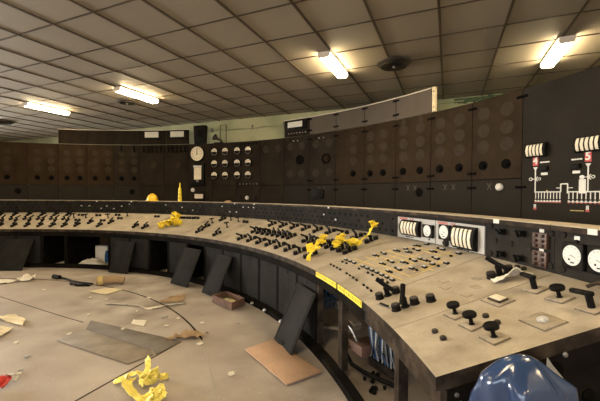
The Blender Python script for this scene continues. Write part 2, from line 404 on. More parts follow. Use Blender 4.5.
# ------------------------------------------------------------------ shared component meshes
I = Matrix.Identity(4)
me_switch = MB().lathe(I, [(.030,0),(.030,.004),(.026,.007),(.019,.009),(.019,.045),(.021,.048),(.021,.060),(.015,.065)], 14).mesh('control_switch', 'black')
mb = MB(); mb.tube([(-.018,0,.052),(-.012,0,.058),(.03,0,.064),(.062,0,.072),(.088,0,.080),(.094,0,.081)], .013, 8, r1=.015); me_handle = mb.mesh('handle', 'black')
me_lamp = MB().lathe(I, [(.033,0),(.033,.005),(.029,.008),(.029,.037),(.025,.044),(.008,.047)], 12, [0,0,0,1,1]).mesh('indicator_lamp', ['black','lampcap'])
me_lampsq = MB().box(I, .046,.046,.05,base=True).mesh('indicator_lamp', 'black', bev=.007)
me_tknob = MB().lathe(I, [(.028,0),(.028,.005),(.012,.008),(.010,.085),(.014,.09)], 12).mesh('selector_switch', 'black')
me_tbar = MB().box(T((0,0,.094)), .10,.026,.024).mesh('cross_handle', 'black', bev=.006)
me_cap = MB().lathe(I, [(.017,0),(.017,.012),(.012,.017)], 12).mesh('push_button', 'lampcap')
me_tab = MB().box(I, .026,.016,.016,base=True).mesh('toggle', 'black', bev=.003)
me_grey = MB().box(I, .054,.026,.012,0,True).box(T((-.008,0,.012)), .034,.018,.007,1,True).mesh('indicator_light', ['black','greylamp'])
me_disc = MB().lathe(I, [(.022,0),(.020,.008),(.010,.012)], 14).mesh('blank_cap', 'upright')
me_bigknob = MB().lathe(I, [(.026,0),(.026,.010),(.017,.012),(.017,.030),(.024,.034),(.022,.046)], 14).mesh('control_knob', 'black')
me_bar = MB().box(T((0,0,.052)), .012,.052,.016).mesh('pointer', 'black', bev=.003)
me_tag = MB().box(I, .034,.022,.003,base=True).mesh('name_tag', 'lit')
me_tagw = MB().box(I, .055,.030,.003,base=True).mesh('name_tag', 'lit')
me_post = MB().lathe(I, [(.016,0),(.016,.006),(.010,.010),(.010,.05),(.034,.056),(.036,.072),(.031,.08)], 16).mesh('knob_stem', 'black')
me_lever = MB().lathe(I, [(.016,0),(.016,.075),(.013,.08)], 12).mesh('lever_post', 'black')

def unit(sec, th, s, rot=100., flip=False, lamps='both'):
    sw = put('control_switch', me_switch, sec, on_bench(th, s))
    sub('handle', me_handle, sw, Rz(rot) @ Ry(-8) if sec is not secs[1][2] else Rz(rot) @ T((-.01,0,0)) @ Ry(-24) @ T((0,0,-.012)) @ Matrix.Scale(1.2,4))
    if lamps != 'rear': put('indicator_lamp', me_lamp, sec, on_bench(th-.05, s-.060, 0))
    if lamps != 'front': put('indicator_lamp', me_lamp, sec, on_bench(th-.05, s+.060, 0))
def tee(sec, th, s, rot=20.):
    o = put('selector_switch', me_tknob, sec, on_bench(th, s)); sub('cross_handle', me_tbar, o, Rz(rot))
def pair(sec, th, s):
    for d in (-.35, .35): put('indicator_lamp', me_lamp, sec, on_bench(th+d, s))

# ------------------------------------------------------------------ console sections
T0, DT = 1.77, 4.93
def bay(k): return T0 + DT*k
SECT = [((0,), 'end section of the curved console bearing three mushroom knobs and two lever handles'),
        ((1,), 'console section with two brown terminal blocks and black knobs on its upright'),
        ((2,3), 'console section with a pale grey meter plate on its upright and yellow mimic lines'),
        ((4,5), 'console section with yellow rags on its switches, left of the pale meter plate'),
        ((6,7), 'console section densely packed with switches, second left of the pale meter plate'),
        ((8,9), 'console section beginning the dense switch rows, under the group of twelve round meters'),
        ((10,11), 'console section with few switches, right of the one holding the tied yellow cloth'),
        ((12,13), 'console section with the yellow cloth tied on its worktop and one open dark bay'),
        ((14,15), 'console section left of the yellow cloth, an upright door leaning on it'),
        ((16,17), 'console section with two open bays and white tags above its switches, far left'),
        ((18,19), 'console section behind the leaning door at the far left edge, full switch rows'),
        ((20,21), 'outermost far left console section with regular switch rows')]
OPEN = {0,1,2,3,10,12,15,16,17}
NOPOST = {2,16}                 # boundaries (left side of bay index-1) without a post between two open bays
secs = []
for ks, label in SECT:
    t0, t1 = bay(ks[0]), bay(ks[-1]+1); tm = (t0+t1)/2; n = 5*len(ks)
    sec = thing('console_section', label, 'control console', P(tm, 6.6, FL), 'curved control console'); secs.append((t0, t1, sec))
    g = .012
    MB().arc(t0+g, t1-g, [(6.13,-.774),(6.13,-.832),(6.16,-.832),(7.15,-.53),(7.15,-.47),(6.133,-.771)], n, [1,1,1,1,0,0,1]).build('worktop', ['sand','rim'], sec, smooth=False)
    # upright, its rows of blanked holes are pattern on the panel
    mb = MB(); mb.arc(t0+g, t1-g, [(7.15,-.50),(7.19,-.50),(7.19,-.20),(7.15,-.20)], n, 0)
    if ks[0] >= 4:
        for k in ks:
            for r in range(3):
                for c in range(5):
                    th = bay(k) + DT*(c + (.3 if r % 2 else .75))/5
                    if random.random() < .85: mb.cyl(on_face(th, -.27-.07*r, 7.15, -.001), .014, .006, 8, 1)
    mb.build('upright_panel', ['upright','hole'], sec, smooth=False)
    MB().arc(t0+g, t1-g, [(7.12,-.205),(7.34,-.205),(7.34,-.168),(7.125,-.168),(7.12,-.174)], n, [1,1,0,0,1,1]).build('ledge', ['sand','rim'], sec, smooth=False)
    if ks[0] in (0,1,2,4,14,16):      # back covers taken off: only a rail and posts remain
        MB().arc(t0+g, t1-g, [(7.31,-.45),(7.34,-.45),(7.34,-.205),(7.31,-.205)], n).build('rear_rail', 'fascia', sec, smooth=False)
        for th in (t0+.02, t1-.32): MB().arc(th, th+.30, [(7.29,FL),(7.34,FL),(7.34,-.45),(7.29,-.45)], 1).build('rear_post', 'fascia', sec, smooth=False)
    else: MB().arc(t0+g, t1-g, [(7.31,FL),(7.34,FL),(7.34,-.205),(7.31,-.205)], n).build('rear_panel', 'fascia', sec, smooth=False)
    # cabinet frame
    mb = MB()
    mb.arc(t0+g, t1-g, [(6.15,-.925),(6.178,-.925),(6.178,-.832),(6.15,-.832)], n)
    mb.build('fascia_rail', 'rim' if ks[0] < 2 else 'fascia', sec, smooth=False); mb = MB()
    mb.arc(t0+g, t1-g, [(6.085,FL),(6.16,FL),(6.16,-1.52),(6.085,-1.535)], n)
    mb.build('plinth', 'fascia', sec, smooth=False)
    for k in ks:
        for side, th, on in ((0, bay(k)+.02, k not in NOPOST), (1, bay(k+1)-.02, k+1 not in NOPOST)):
            if not on: continue
            w = .60 if (k, side) == (2, 1) else .16 if (k, side) == (3, 0) else .27
            if k == 0 and side == 0: continue
            a, b = (th, th+w) if side == 0 else (th-w, th)
            m = MB(); m.arc(a, b, [(6.152,-1.53),(6.21,-1.53),(6.21,-.92),(6.152,-.92)], 1); m.build('post', 'rim' if k < 4 else 'fascia', sec, smooth=False)
        if k not in OPEN:
            a, b = bay(k)+.30, bay(k+1)-.30
            d = MB().arc(a, b, [(6.154,-1.515),(6.17,-1.515),(6.17,-.93),(6.154,-.93)], 3).build('door', 'door', sec, smooth=False)
            hm = MB(); Mh = on_face((a+b)/2, -.955, 6.154)
            hm.lathe(Mh, [(.016,0),(.016,.004),(.010,.007)], 10).box(Mh @ T((0,0,.010)), .045,.010,.008)
            hm.build('handle', 'upright', d)
    # dark partitions between deep bays
    for k in ks:
        if k >= 9:
            th = bay(k); mb = MB()
            if k != 16: MB().arc(th+.02, th+.10, [(6.215,FL),(7.28,FL),(7.28,-.56),(6.215,-.86)], 1).build('partition', 'fascia', sec, smooth=False)
def sec_at(th):
    for a, b, s in secs:
        if a <= th < b: return s
    return secs[-1][2]
# end panel of the first section
e = secs[0][2]
MB().arc(T0+.03, T0+.22, [(6.16,FL),(7.30,FL),(7.30,-.50),(7.16,-.53),(6.16,-.833)], 1).build('end_panel', 'fascia', e, smooth=False)
def on_end(R, z): return frame(P(T0+.03, R, z), radial(T0), (0,0,1), right(T0))
for R, z, r, m, nm in ((6.65,-.745,.034,'hole','cable_gland'),(6.69,-.68,.012,'steel','bolt'),(6.64,-.80,.016,'steel','bolt'),(6.22,-.85,.010,'steel','bolt'),(6.56,-.715,.010,'steel','bolt'),(6.80,-.86,.03,'hole','cable_gland')):
    MB().lathe(on_end(R, z), [(r,0),(r,.006),(r*.6,.010)], 12).build(nm, m, e)
mb = MB()
for i in range(5): mb.box(on_end(6.22+.018*i, -.885), .010, .012+.004*(i%2), .002)
mb.build('stencil_mark', 'greylamp', e)

# ---- switches
for i in range(8): th = 26.0+2.46*i; unit(sec_at(th), th, .20, 190+random.uniform(-25,25))
for i in range(9): th = 23.2+2.5*i; unit(sec_at(th), th, .80, 190+random.uniform(-30,30))
for i in range(8): th = 35.0+1.24*i; unit(sec_at(th), th, .49, 185+random.uniform(-35,35))
for i in range(8): th = 22.7+1.24*i; unit(sec_at(th), th, .49, 185+random.uniform(-35,35), lamps='both')
for i in range(9): th = 87.0+2.46*i; unit(sec_at(th), th, .20, 60+random.uniform(-30,30))
for i in range(8): th = 90.4+2.46*i; unit(sec_at(th), th, .86, 60+random.uniform(-30,30))
for i in range(16): th = 88.4+1.23*i; unit(sec_at(th), th, .60 if i%2 else .54, 50+random.uniform(-40,40), lamps='front')
for th, s in ((68.9,.24),(71.4,.26),(55.0,.24),(55.6,.45),(50.0,.21),(55.4,.83),(84.6,.24),(79.7,.24),(82.9,.40),(78.5,.42)): unit(sec_at(th), th, s, 70+random.uniform(-20,20))
for th, s in ((56.1,.65),(51.0,.52),(51.2,.80),(88.2,.68),(85.6,.66),(81.0,.68),(77.8,.83),(53.4,.84)): tee(sec_at(th), th, s)
for th, s in ((70.9,.81),(66.3,.80),(65.1,.80),(63.9,.80),(62.6,.80),(61.5,.82),(49.4,.79),(87.6,.81),(86.3,.50),(85.1,.33),(83.9,.80),(80.9,.50),(80.0,.84),(78.1,.64)): pair(sec_at(th), th, s)
# big near units
s1 = secs[1][2]
for th, s, rot in ((11.05,.190,215),(8.72,.195,138),(8.5,.82,215)): unit(s1, th, s, rot)
put('indicator_lamp', me_lamp, s1, on_bench(8.29,.34))
o = MB().box(on_bench(9.75,.105,0,14), .13,.03,.004,base=True).box(on_bench(9.75,.105,.004,14), .09,.012,.008,1,True).build('switch_plate', ['steel','black'], s1)
put('push_button', me_cap, s1, on_bench(8.15,.955)); put('push_button', me_cap, s1, on_bench(8.6,.955))

# ---- annunciator field on the section with the pale plate
s2 = secs[2][2]
for i in range(13):
    if i in (4, 9): continue
    put('toggle', me_tab, s2, on_bench(21.2-.72*i, .185-.004*i))
for i in range(11):
    if i in (3,): continue
    put('indicator_light', me_grey, s2, on_bench(20.9-.78*i, .335, 0, random.uniform(-6,6)))
    if i % 3 != 2: put('toggle', me_tab, s2, on_bench(20.7-.78*i, .285))
random.seed(11)
for (tc_, sc, n) in ((18.9,.585,4),(16.6,.50,4),(14.6,.44,4),(15.2,.62,4),(13.4,.58,3),(16.9,.79,4),(15.2,.90,4),(17.5,.93,3),(14.0,.74,5),(18.2,.76,3),(12.8,.72,3),(13.6,.9,2)):
    for q in range(n):
        th = tc_ + (q//2-.5)*.55 + .1*random.random(); s = sc + (q%2-.5)*.07
        put('indicator_light' if q % 3 else 'toggle', me_grey if q % 3 else me_tab, s2, on_bench(th, s, 0, random.uniform(-5,5)))
mb = MB()
for (ta, sa, tb, sb) in ((20.5,.56,15.9,.56),(15.9,.56,15.9,.80),(19.2,.68,13.2,.68),(13.2,.52,13.2,.86),(18.3,.84,14.2,.84),(17.4,.45,12.6,.45),(17.4,.45,17.4,.68),(14.2,.68,14.2,.95),(12.6,.45,12.6,.62),(19.2,.56,19.2,.76),(16.4,.90,13.3,.90),(18.6,.30,18.6,.56),(15.0,.30,15.0,.45),(20.6,.40,16.8,.40),(19.8,.48,17.4,.48),(16.8,.72,13.6,.72),(18.0,.62,14.6,.62),(15.9,.38,12.4,.38),(13.6,.62,12.2,.62),(17.9,.88,15.6,.88),(15.6,.82,15.6,.98),(14.6,.46,14.6,.62),(16.8,.40,16.8,.52),(12.9,.56,12.9,.78),(18.0,.76,17.0,.76)):
    Mx = on_bench((ta+tb)/2, (sa+sb)/2, 0)
    if ta == tb: mb.box(Mx, .013, 1.095*abs(sb-sa), .0024, base=True)
    else: mb.box(Mx, rad(abs(tb-ta))*(6.10+1.05*(sa+sb)/2)*.995, .013, .0024, base=True)
mb.build('mimic_line', 'mimicline', s2)
MB().box(on_bench(20.9,.60,0,0), .34,.42,.002,base=True).build('blank_plate', 'sand', s2)
# yellow tags along the front edge
mb = MB(); random.seed(5)
for a, b in ((21.25,20.5),(20.4,16.75),(16.4,15.0),(14.85,11.75)):
    mb.arc(b, a, [(6.126,-.828),(6.13,-.828),(6.13,-.779),(6.126,-.779)], 4, 0)
    th = b+.12
    while th < a-.12:
        w = random.uniform(.10,.22); z0 = -.818+random.uniform(0,.008)
        mb.arc(th, th+w*.35, [(6.1245,z0),(6.126,z0),(6.126,z0+.026),(6.1245,z0+.026)], 1, 1); th += w+.14
mb.build('warning_strip', ['yellow','black'], s2, smooth=False)
# ---- pale meter plate on the upright
mb = MB()
mb.arc(11.56, 16.46, [(7.14,-.462),(7.151,-.462),(7.151,-.238),(7.14,-.238)], 4); mb.arc(16.54, 21.38, [(7.14,-.462),(7.151,-.462),(7.151,-.238),(7.14,-.238)], 4)
mb.build('meter_plate', 'plate', s2, smooth=False)
def wording(mb, th, z, R, words, h, mi):
    """worn, unreadable lettering: uneven strokes grouped in words"""
    x = 0
    for n in words:
        for _ in range(n):
            Mx = on_face(th - math.degrees((x)/R), z, R)
            mb.box(Mx @ T((0,0,.001)), h*.42, h, .002, mi); mb.box(Mx @ T((h*.30,random.choice((-1,0,1))*h*.35,.001)), h*.5, h*.34, .002, mi)
            x += h*.78
        x += h*.7
for a in (21.1, 16.2):
    mb = MB(); wording(mb, a, -.252, 7.14, (9,), .020, 0); wording(mb, a-1.45, -.252, 7.14, (2,2), .016, 0); mb.build('red_lettering', 'redtxt', s2)
def meter_bank(sec, th, z, R, wdeg, h, nwin=5, dpt=.05):
    b = MB().arc(th-wdeg/2, th+wdeg/2, [(R-dpt*.25,z-h/2),(R,z-h/2),(R,z+h/2),(R-dpt*.25,z+h/2),(R-dpt*.8,z+h*.34),(R-dpt,z),(R-dpt*.8,z-h*.34)], 2)
    o = b.build('edge_meter_bank', 'black', sec, smooth=False)
    for i in range(nwin):
        c = th + wdeg/2 - wdeg*(.06 + .86*(i+.5)/nwin); w = wdeg*.86/nwin*.62
        MB().arc(c-w/2, c+w/2, [(R-dpt*.30,z-h*.40),(R-dpt*.70,z-h*.40),(R-dpt*.84-.004,z-h*.28),(R-dpt-.006,z),(R-dpt*.84-.004,z+h*.28),(R-dpt*.70,z+h*.40),(R-dpt*.30,z+h*.40)], 1).build('dial', 'cream', o, smooth=False)
    return o
def square_meter(sec, th, z, R, w, h, ang=-35):
    Mx = on_face(th, z, R)
    o = put('panel_meter', me_sq(w, h), sec, Mx)
    f = sub('dial', dial_me(min(w,h)*.43, w, h), o, T((0,0,.029)))
    return o
_c = {}
def me_sq(w, h):
    if ('s',w,h) not in _c: _c['s',w,h] = MB().box(I, w,h,.028,base=True).mesh('panel_meter', 'black', bev=.006)
    return _c['s',w,h]
def dial_me(r, w, h):
    if ('d',r,w) not in _c:
        mb = MB().lathe(T((0,.004,-.001)), [(r,0),(r,.0025)], 24, 0)
        for q in range(9):
            a = rad(205-230*q/8); mb.box(T((r*.80*math.cos(a), .004+r*.80*math.sin(a), .002)) @ Rz(math.degrees(a)), r*.14, r*.025, .001, 1)
        mb.box(T((r*.16,-r*.02,.0024)) @ Rz(-20), r*.7, r*.04, .001, 1); mb.cyl(T((-r*.25,-r*.35,.0015)), r*.10, .002, 8, 1); mb.box(T((r*.1,-r*.62,.002)), r*.4, r*.12, .001, 1)
        _c['d',r,w] = mb.mesh('dial', ['dial','black'])
    return _c['d',r,w]
meter_bank(s2, 19.45, -.345, 7.14, 2.45, .165); meter_bank(s2, 13.28, -.355, 7.14, 2.30, .195)
square_meter(s2, 17.22, -.349, 7.14, .150, .128); square_meter(s2, 15.30, -.335, 7.14, .150, .14)
mb = MB(); wording(mb, 20.2, -.444, 7.14, (7,2,2), .013, 0); wording(mb, 14.1, -.4555, 7.14, (8,2,3), .013, 0); mb.build('black_lettering', 'black', s2)
MB().lathe(on_face(15.25,-.432,7.14), [(.034,0),(.034,.014),(.022,.018),(.020,.03)], 16).build('selector_dial', 'upright', s2)
MB().lathe(on_face(17.2,-.43,7.14), [(.010,0),(.008,.006)], 10).build('zero_screw', 'black', s2)
# ---- the two upright panels at the near end
def knob_on(sec, th, z, me=None):
    o = put('control_knob', me_bigknob, sec, on_face(th, z, 7.15)); sub('pointer', me_bar, o, Rz(random.choice((0,30,60)))); return o
for th, z in ((10.12,-.259),(8.67,-.254),(8.75,-.425),(10.10,-.425)): knob_on(s1, th, z)
for th, z in ((10.70,-.335),(9.5,-.338),(8.15,-.334),(6.9,-.227),(6.9,-.43),(11.1,-.23),(11.1,-.44)): put('blank_cap', me_disc, s1, on_face(th, z, 7.15))
for z in (-.282, -.399):
    Mx = on_face(7.44, z, 7.15)
    tb = MB().box(Mx, .112, .100, .022, base=True).build('terminal_block', 'brown', s1, bev=.004)
    for i in range(2):
        for j in range(3): MB().lathe(Mx @ T((-.026+.052*i,-.032+.032*j,.022)), [(.011,0),(.011,.012),(.006,.016)], 10).build('terminal', 'rust', tb)
s0 = secs[0][2]
for th, z in ((6.2,-.225),(6.2,-.43),(3.5,-.42),(3.5,-.24)): put('blank_cap', me_disc, s0, on_face(th, z, 7.15))
square_meter(s0, 5.52, -.338, 7.15, .135, .150); square_meter(s0, 4.24, -.338, 7.15, .135, .150); square_meter(s0, 2.96, -.338, 7.15, .135, .150)
for th in (5.48, 4.20): put('name_tag', me_tag, s0, on_face(th, -.235, 7.15)); MB().lathe(on_face(th, -.255, 7.15), [(.012,0),(.010,.012)], 10).build('screw', 'black', s0)
put('name_tag', me_tag, s1, on_face(7.45, -.219, 7.15)); put('name_tag', me_tag, s1, on_face(7.45,-.341,7.15))
put('name_tag', me_tagw, s1, on_face(10.4, -.187, 7.12)); put('name_tag', me_tagw, s0, on_face(4.51, -.187, 7.12))
# ---- end section worktop fittings
M['sandsteel'] = mat('dusty_steel', (.29,.24,.175), .5, metal=.1, var=.2, scale=20)
pm = MB().box(I, .092,.085,.009,0,True).box(I, .102,.095,.004,1,True).mesh('switch_plate', ['sandsteel','rim'], bev=.001)  # wider dark underplate draws the shadow around the plate's edge
for th, s in ((5.95,.345),(4.55,.345),(3.08,.355)):
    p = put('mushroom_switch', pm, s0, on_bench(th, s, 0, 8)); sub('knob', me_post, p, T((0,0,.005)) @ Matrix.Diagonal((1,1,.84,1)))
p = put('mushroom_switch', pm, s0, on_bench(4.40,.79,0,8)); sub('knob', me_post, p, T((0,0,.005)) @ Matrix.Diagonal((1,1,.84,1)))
me_lh = MB().box(T((-.030,0,.078)), .105,.026,.022).mesh('lever_arm', 'black', bev=.006)
for th, s, r in ((5.80,.79,-8),(2.97,.80,4)):
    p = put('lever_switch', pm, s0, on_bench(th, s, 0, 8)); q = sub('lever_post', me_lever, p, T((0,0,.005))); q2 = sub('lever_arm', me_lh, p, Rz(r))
for th, s in ((5.02,.18),(4.22,.18),(4.89,.44),(4.07,.44)): put('push_button', me_cap, s0, on_bench(th, s))
Mx = on_bench(5.95, .585, 0, 6)
wmt = MB().box(Mx, .135,.105,.006,0,True).box(Mx, .147,.117,.003,1,True).build('window_meter', ['sandsteel','rim'], s0, bev=.002)  # second, wider dark box is a painted edge shadow
MB().box(Mx @ T((0,.004,.006)), .092,.066,.010,base=True).build('bezel', 'rim', wmt, bev=.003)
MB().box(Mx @ T((0,.006,.016)), .080,.050,.006,base=True).build('scale', 'cream', wmt, bev=.002)
Mx = on_bench(3.18, .587, 0, 6)
bp = MB().box(Mx, .145,.120,.006,0,True).box(Mx, .157,.132,.003,1,True).build('button_plate', ['sandsteel','rim'], s0, bev=.002)  # dark wider box paints the shadow outlining this plate
MB().lathe(Mx @ T((0,.005,.005)), [(.026,0),(.026,.006),(.018,.014)], 16).build('button', 'greylamp', bp)
MB().tube([on_bench(4.35,.93,.02)@Vector((0,0,0)), on_bench(4.15,.97,.035)@Vector((0,0,0)), on_bench(3.8,.98,.04)@Vector((0,0,0)), on_bench(3.45,.95,.035)@Vector((0,0,0)), on_bench(3.1,.90,.02)@Vector((0,0,0))], .010, 8).build('grab_rail', 'rim', s0)
# faded worn plates on the bench of section two
for th, s in ((9.3,.50),(8.1,.62),(7.6,.52),(9.0,.70),(10.2,.55)): MB().box(on_bench(th, s, 0, random.uniform(-10,10)), .07,.045,.002,base=True).build('blank_plate', 'sandsteel', s1)

# ---- white tags on ledge and upright
random.seed(21)
for th in (78.5,80.2,81.9,83.4,84.6,87.0,88.6,70.3,66.5,64.0,57.0,55.2,53.6,52.0,50.8,49.6,34.2,31.9):
    put('name_tag', me_tag, sec_at(th), on_face(th, random.choice((-.255,-.30,-.36)), 7.15))
for th in (85.3,77.9,53.8,49.2,33.0): put('name_tag', me_tag, sec_at(th), on_face(th, -.188, 7.12))
for th in (69.5,68.6,66.9,65.2,63.6,62.2): put('push_button', me_cap, sec_at(th), on_face(th, -.265, 7.15)); put('push_button', me_cap, sec_at(th), on_face(th+.5, -.40, 7.15))

# ------------------------------------------------------------------ switchboard panels on the back
RP = 9.37; PT0, PDT = 22.4, 4.93
def pth(k, f): return PT0 + PDT*(k+f)
GHOST = {}
desc = {
 0: 'brown switchboard panel immediately left of the mimic board, a white disc on its lower half',
 1: 'brown switchboard panel second left of the mimic board, two black holes and no header',
 2: 'brown switchboard panel under the right end of the grey header strip',
 3: 'brown switchboard panel second from the right end of the grey header strip',
 4: 'brown switchboard panel with one gauge column, third from the right end of the grey header',
 5: 'switchboard panel with the large round hole holding a broken dial',
 6: 'switchboard panel with the small white display box on top, right of the bare wall gap',
 7: 'plain dark switchboard panel between the twelve round meters and the black round opening',
 8: 'switchboard panel carrying the right two columns of round meters',
 9: 'switchboard panel carrying the left two columns of round meters',
 10: 'dark switchboard panel with the round white clock and the paper chart recorder',
 11: 'switchboard panel with a white display box on top, next left of the clock',
 12: 'switchboard panel with a white display box on top, second left of the clock',
 13: 'switchboard panel third left of the clock, dark drooping knobs along its top',
 14: 'switchboard panel fourth left of the clock, beneath the plain left header strip',
 15: 'switchboard panel at the left end of the left header strip, fifth left of the clock',
 16: 'switchboard panel just left of the left header strip',
 17: 'leftmost switchboard panel in the picture'}
me_latch = MB().box(T((-.042,0,.010)), .062,.036,.018).box(T((.042,0,.010)), .062,.036,.018).cyl(I, .018, .028, 8).mesh('latch', 'hole', bev=.004)
me_hole = MB().lathe(I, [(.074,0),(.074,.006),(.068,.008),(.066,.003)], 20, [1,1,1,1]).lathe(T((.01,-.012,.002)), [(.030,0),(.024,.03)], 10, 1).mesh('gauge_opening', ['panel','hole'])
me_hole2 = MB().lathe(I, [(.125,0),(.125,.012),(.110,.014),(.106,.003)], 28, [0,0,0,1]).mesh('gauge_opening', ['hole','hole'])
def ghosts(mb, k, cols, rows, r=.098):
    for f, zz in ((f, zz) for f in cols for zz in rows): mb.lathe(on_face(pth(k,f), zz, RP, -.0005), [(r,0),(r,.0025)], 22, 1)
holder = me_round = None
mb = MB().lathe(I, [(.112,0),(.112,.035),(.106,.048),(.102,.050)], 24, 0)
mb.lathe(T((0,0,.0490)), [(.098,0),(.098,.004)], 24, 1)
mb.prism(T((0,0,.0505)), [(.094*math.cos(a), .094*math.sin(a)) for a in [math.pi+math.pi*i/12 for i in range(13)]], .005, 0)
for q in range(7):
    a = rad(20+140*q/6); mb.box(T((.06*math.cos(a), .06*math.sin(a), .0535)) @ Rz(math.degrees(a)), .014,.004,.001,0)
me_round = mb.mesh('round_meter', ['black','cream'])
needle = MB().box(T((.012,.030,.0545)) @ Rz(70), .062,.005,.002).mesh('needle', 'black')
for k in range(18):
    a, b = pth(k, .008), pth(k, .992); up = 'panel' if k < 5 or k > 13 else 'panel_dark'
    t = thing('switchboard_panel', desc[k], 'switchboard', P((a+b)/2, RP+.05, FL), 'curved rear switchboard')
    ub = MB().arc(a, b, [(RP,.262),(RP+.03,.262),(RP+.03,1.507),(RP,1.507)], 4, 0)
    cols = {17:(.63,),16:(.235,.69),15:(.245,.70),14:(.22,.70),13:(.22,.70),4:(.38,),3:(.38,.80),2:(.29,.77),1:(.29,.76),0:(.29,.755),5:(.25,.75),6:(.3,.75),7:(.3,.72)}.get(k, ())
    if k == 4: cols = (.38,)
    rows = (1.25,.99,.74) if k > 7 else (1.28,1.02,.77)
    if k in (5,6,7): rows = (1.26,.55)
    if k == 7: cols, rows = (.25,.75), (1.24,)
    ghosts(ub, k, cols, rows, .095 if k > 7 else .102)
    if k in (3,2,1,0): ghosts(ub, k, cols, (.47,) , .075)
    if k == 2: ghosts(ub, k, cols, (1.44,), .06)
    if k == 4:                    # short scratches where tags came off
        for zz in (1.26,1.0,.75,.5): ub.box(on_face(pth(4,.82), zz, RP), .14,.008,.003, 1)
    if k in (11,12): ghosts(ub, k, (.45,), (.89,), .10)
    ub.build('upper_board', [up,'ghost'], t, smooth=False)
    lbm = MB().arc(a, b, [(RP,FL),(RP+.03,FL),(RP+.03,.248),(RP,.248)], 4, 0)
    MB().arc(a, b, [(RP+.032,FL),(RP+.05,FL),(RP+.05,1.50),(RP+.032,1.50)], 4).build('seam_light_block', 'fascia', t, smooth=False)  # unseen sheet added to stop light leaking through the board seams
    if k in (2,13,17): lbm.lathe(on_face(pth(k,.3), .06, RP, -.0005), [(.085,0),(.085,.0025)], 20, 2)
    if k in (0,1,2,5): # pale cross and check marks chalked on the boards
        for cx_ in (.42,.62):
            for r in (55,-55): lbm.box(on_face(pth(k,cx_), .15, RP) @ Rz(r), .12,.006,.002, 1)
    lbm.build('lower_board', ['panel_dark' if 7 <= k <= 12 else 'mimic','chalk','hole'], t, smooth=False)
    MB().arc(a, b, [(RP+.03,1.46),(RP+.15,1.46),(RP+.15,1.507),(RP+.03,1.507)], 3).build('top_rail', 'fascia', t, smooth=False)
    if k in (0,1,2,3,14,15,16,17):
        for f in (cols): put('gauge_opening', me_hole, t, on_face(pth(k,f), .475, RP))
    if k == 4: put('gauge_opening', me_hole, t, on_face(pth(4,.38), .49, RP))
    if k == 13:
        for f in (.22,.70): put('gauge_opening', me_hole, t, on_face(pth(k,f), .475, RP))
    hdr = k in (2,3,4,5,6) or 11 <= k <= 15
    if hdr:
        dk = k in (6,11,12,13,14,15)
        h = MB().arc(a, b, [(RP,1.522),(RP+.04,1.522),(RP+.04,1.955),(RP,1.955)], 4, 0).arc(a, b, [(RP-.008,1.95),(RP+.045,1.95),(RP+.045,1.966),(RP-.008,1.966)], 4, 1)  # pale strip paints dust and caught light along the header's top edge
        h.build('header_board', ['panel_dark' if dk else 'header','housing'], t, smooth=False)
    zl = [1.40,.36,.13] + ([1.90,1.62] if hdr else [])
    if k < 6:
        for z in zl: put('latch', me_latch, t, on_face(pth(k, 1.0)-.02, z, RP))
    if k == 0:
        for z in (1.40,.13): put('latch', me_latch, t, on_face(pth(0,0)+.05, z, RP))
        MB().lathe(on_face(24.38,.137,RP), [(.055,0),(.055,.03),(.045,.045),(.03,.05)], 20).build('white_disc', 'white', t)
    if k == 2:
        MB().arc(32.12-.36, 32.14, [(RP-.012,1.52),(RP+.045,1.52),(RP+.045,1.966),(RP-.012,1.966)], 1).build('end_post', 'paper', t)
        for z in (1.6,1.88): MB().cyl(on_face(31.9, z, RP-.012), .012, .006, 8).build('bolt', 'black', t)
    if k == 5:
        o = put('gauge_opening', me_hole2, t, on_face(48.84, .88, RP)); MB().lathe(on_face(48.84,.88,RP) @ T((.02,0,.0)) @ Ry(25), [(.080,.0),(.080,.02),(.05,.03)], 20).build('broken_dial', 'panel', t)
    if k == 6: put('gauge_opening', me_hole2, t, on_face(53.78, .90, RP))
    if k in (5,6):
        for f in (.45,.62): MB().lathe(on_face(pth(k,f),1.40,RP), [(.02,0),(.02,.02),(.012,.028)], 10).build('top_knob', 'steel', t)
        if k == 5: MB().box(on_face(pth(5,.66),.03,RP), .38,.24,.03,base=True).build('black_cover', 'black', t, bev=.006)
    if k in (8,9):
        for f in ((.46,.92) if k == 8 else (.43,.89)):
            for z in (1.25,.90,.555):
                o = put('round_meter', me_round, t, on_face(pth(k,f), z, RP)); sub('needle', needle, o)
        if k == 8:
            for i in range(6): MB().lathe(on_face(pth(8,.12+.14*i),.30,RP), [(.016,0),(.016,.03),(.01,.034)], 10).build('small_knob', 'steel', t)
            for i in range(6):
                for z in (.08,.02): put('push_button', me_cap, t, on_face(pth(8,.14+.13*i), z, RP))
            for f, m in ((.22,'upright'),(.52,'white'),(.84,'upright')): MB().lathe(on_face(pth(8,f),-.09,RP), [(.055,0),(.055,.03),(.04,.04)], 16).build('round_knob', m, t)
            for i in range(5): MB().lathe(on_face(pth(8,.15+.17*i),1.43,RP), [(.03,0),(.03,.03),(.02,.05)], 10).build('top_knob', 'black', t)
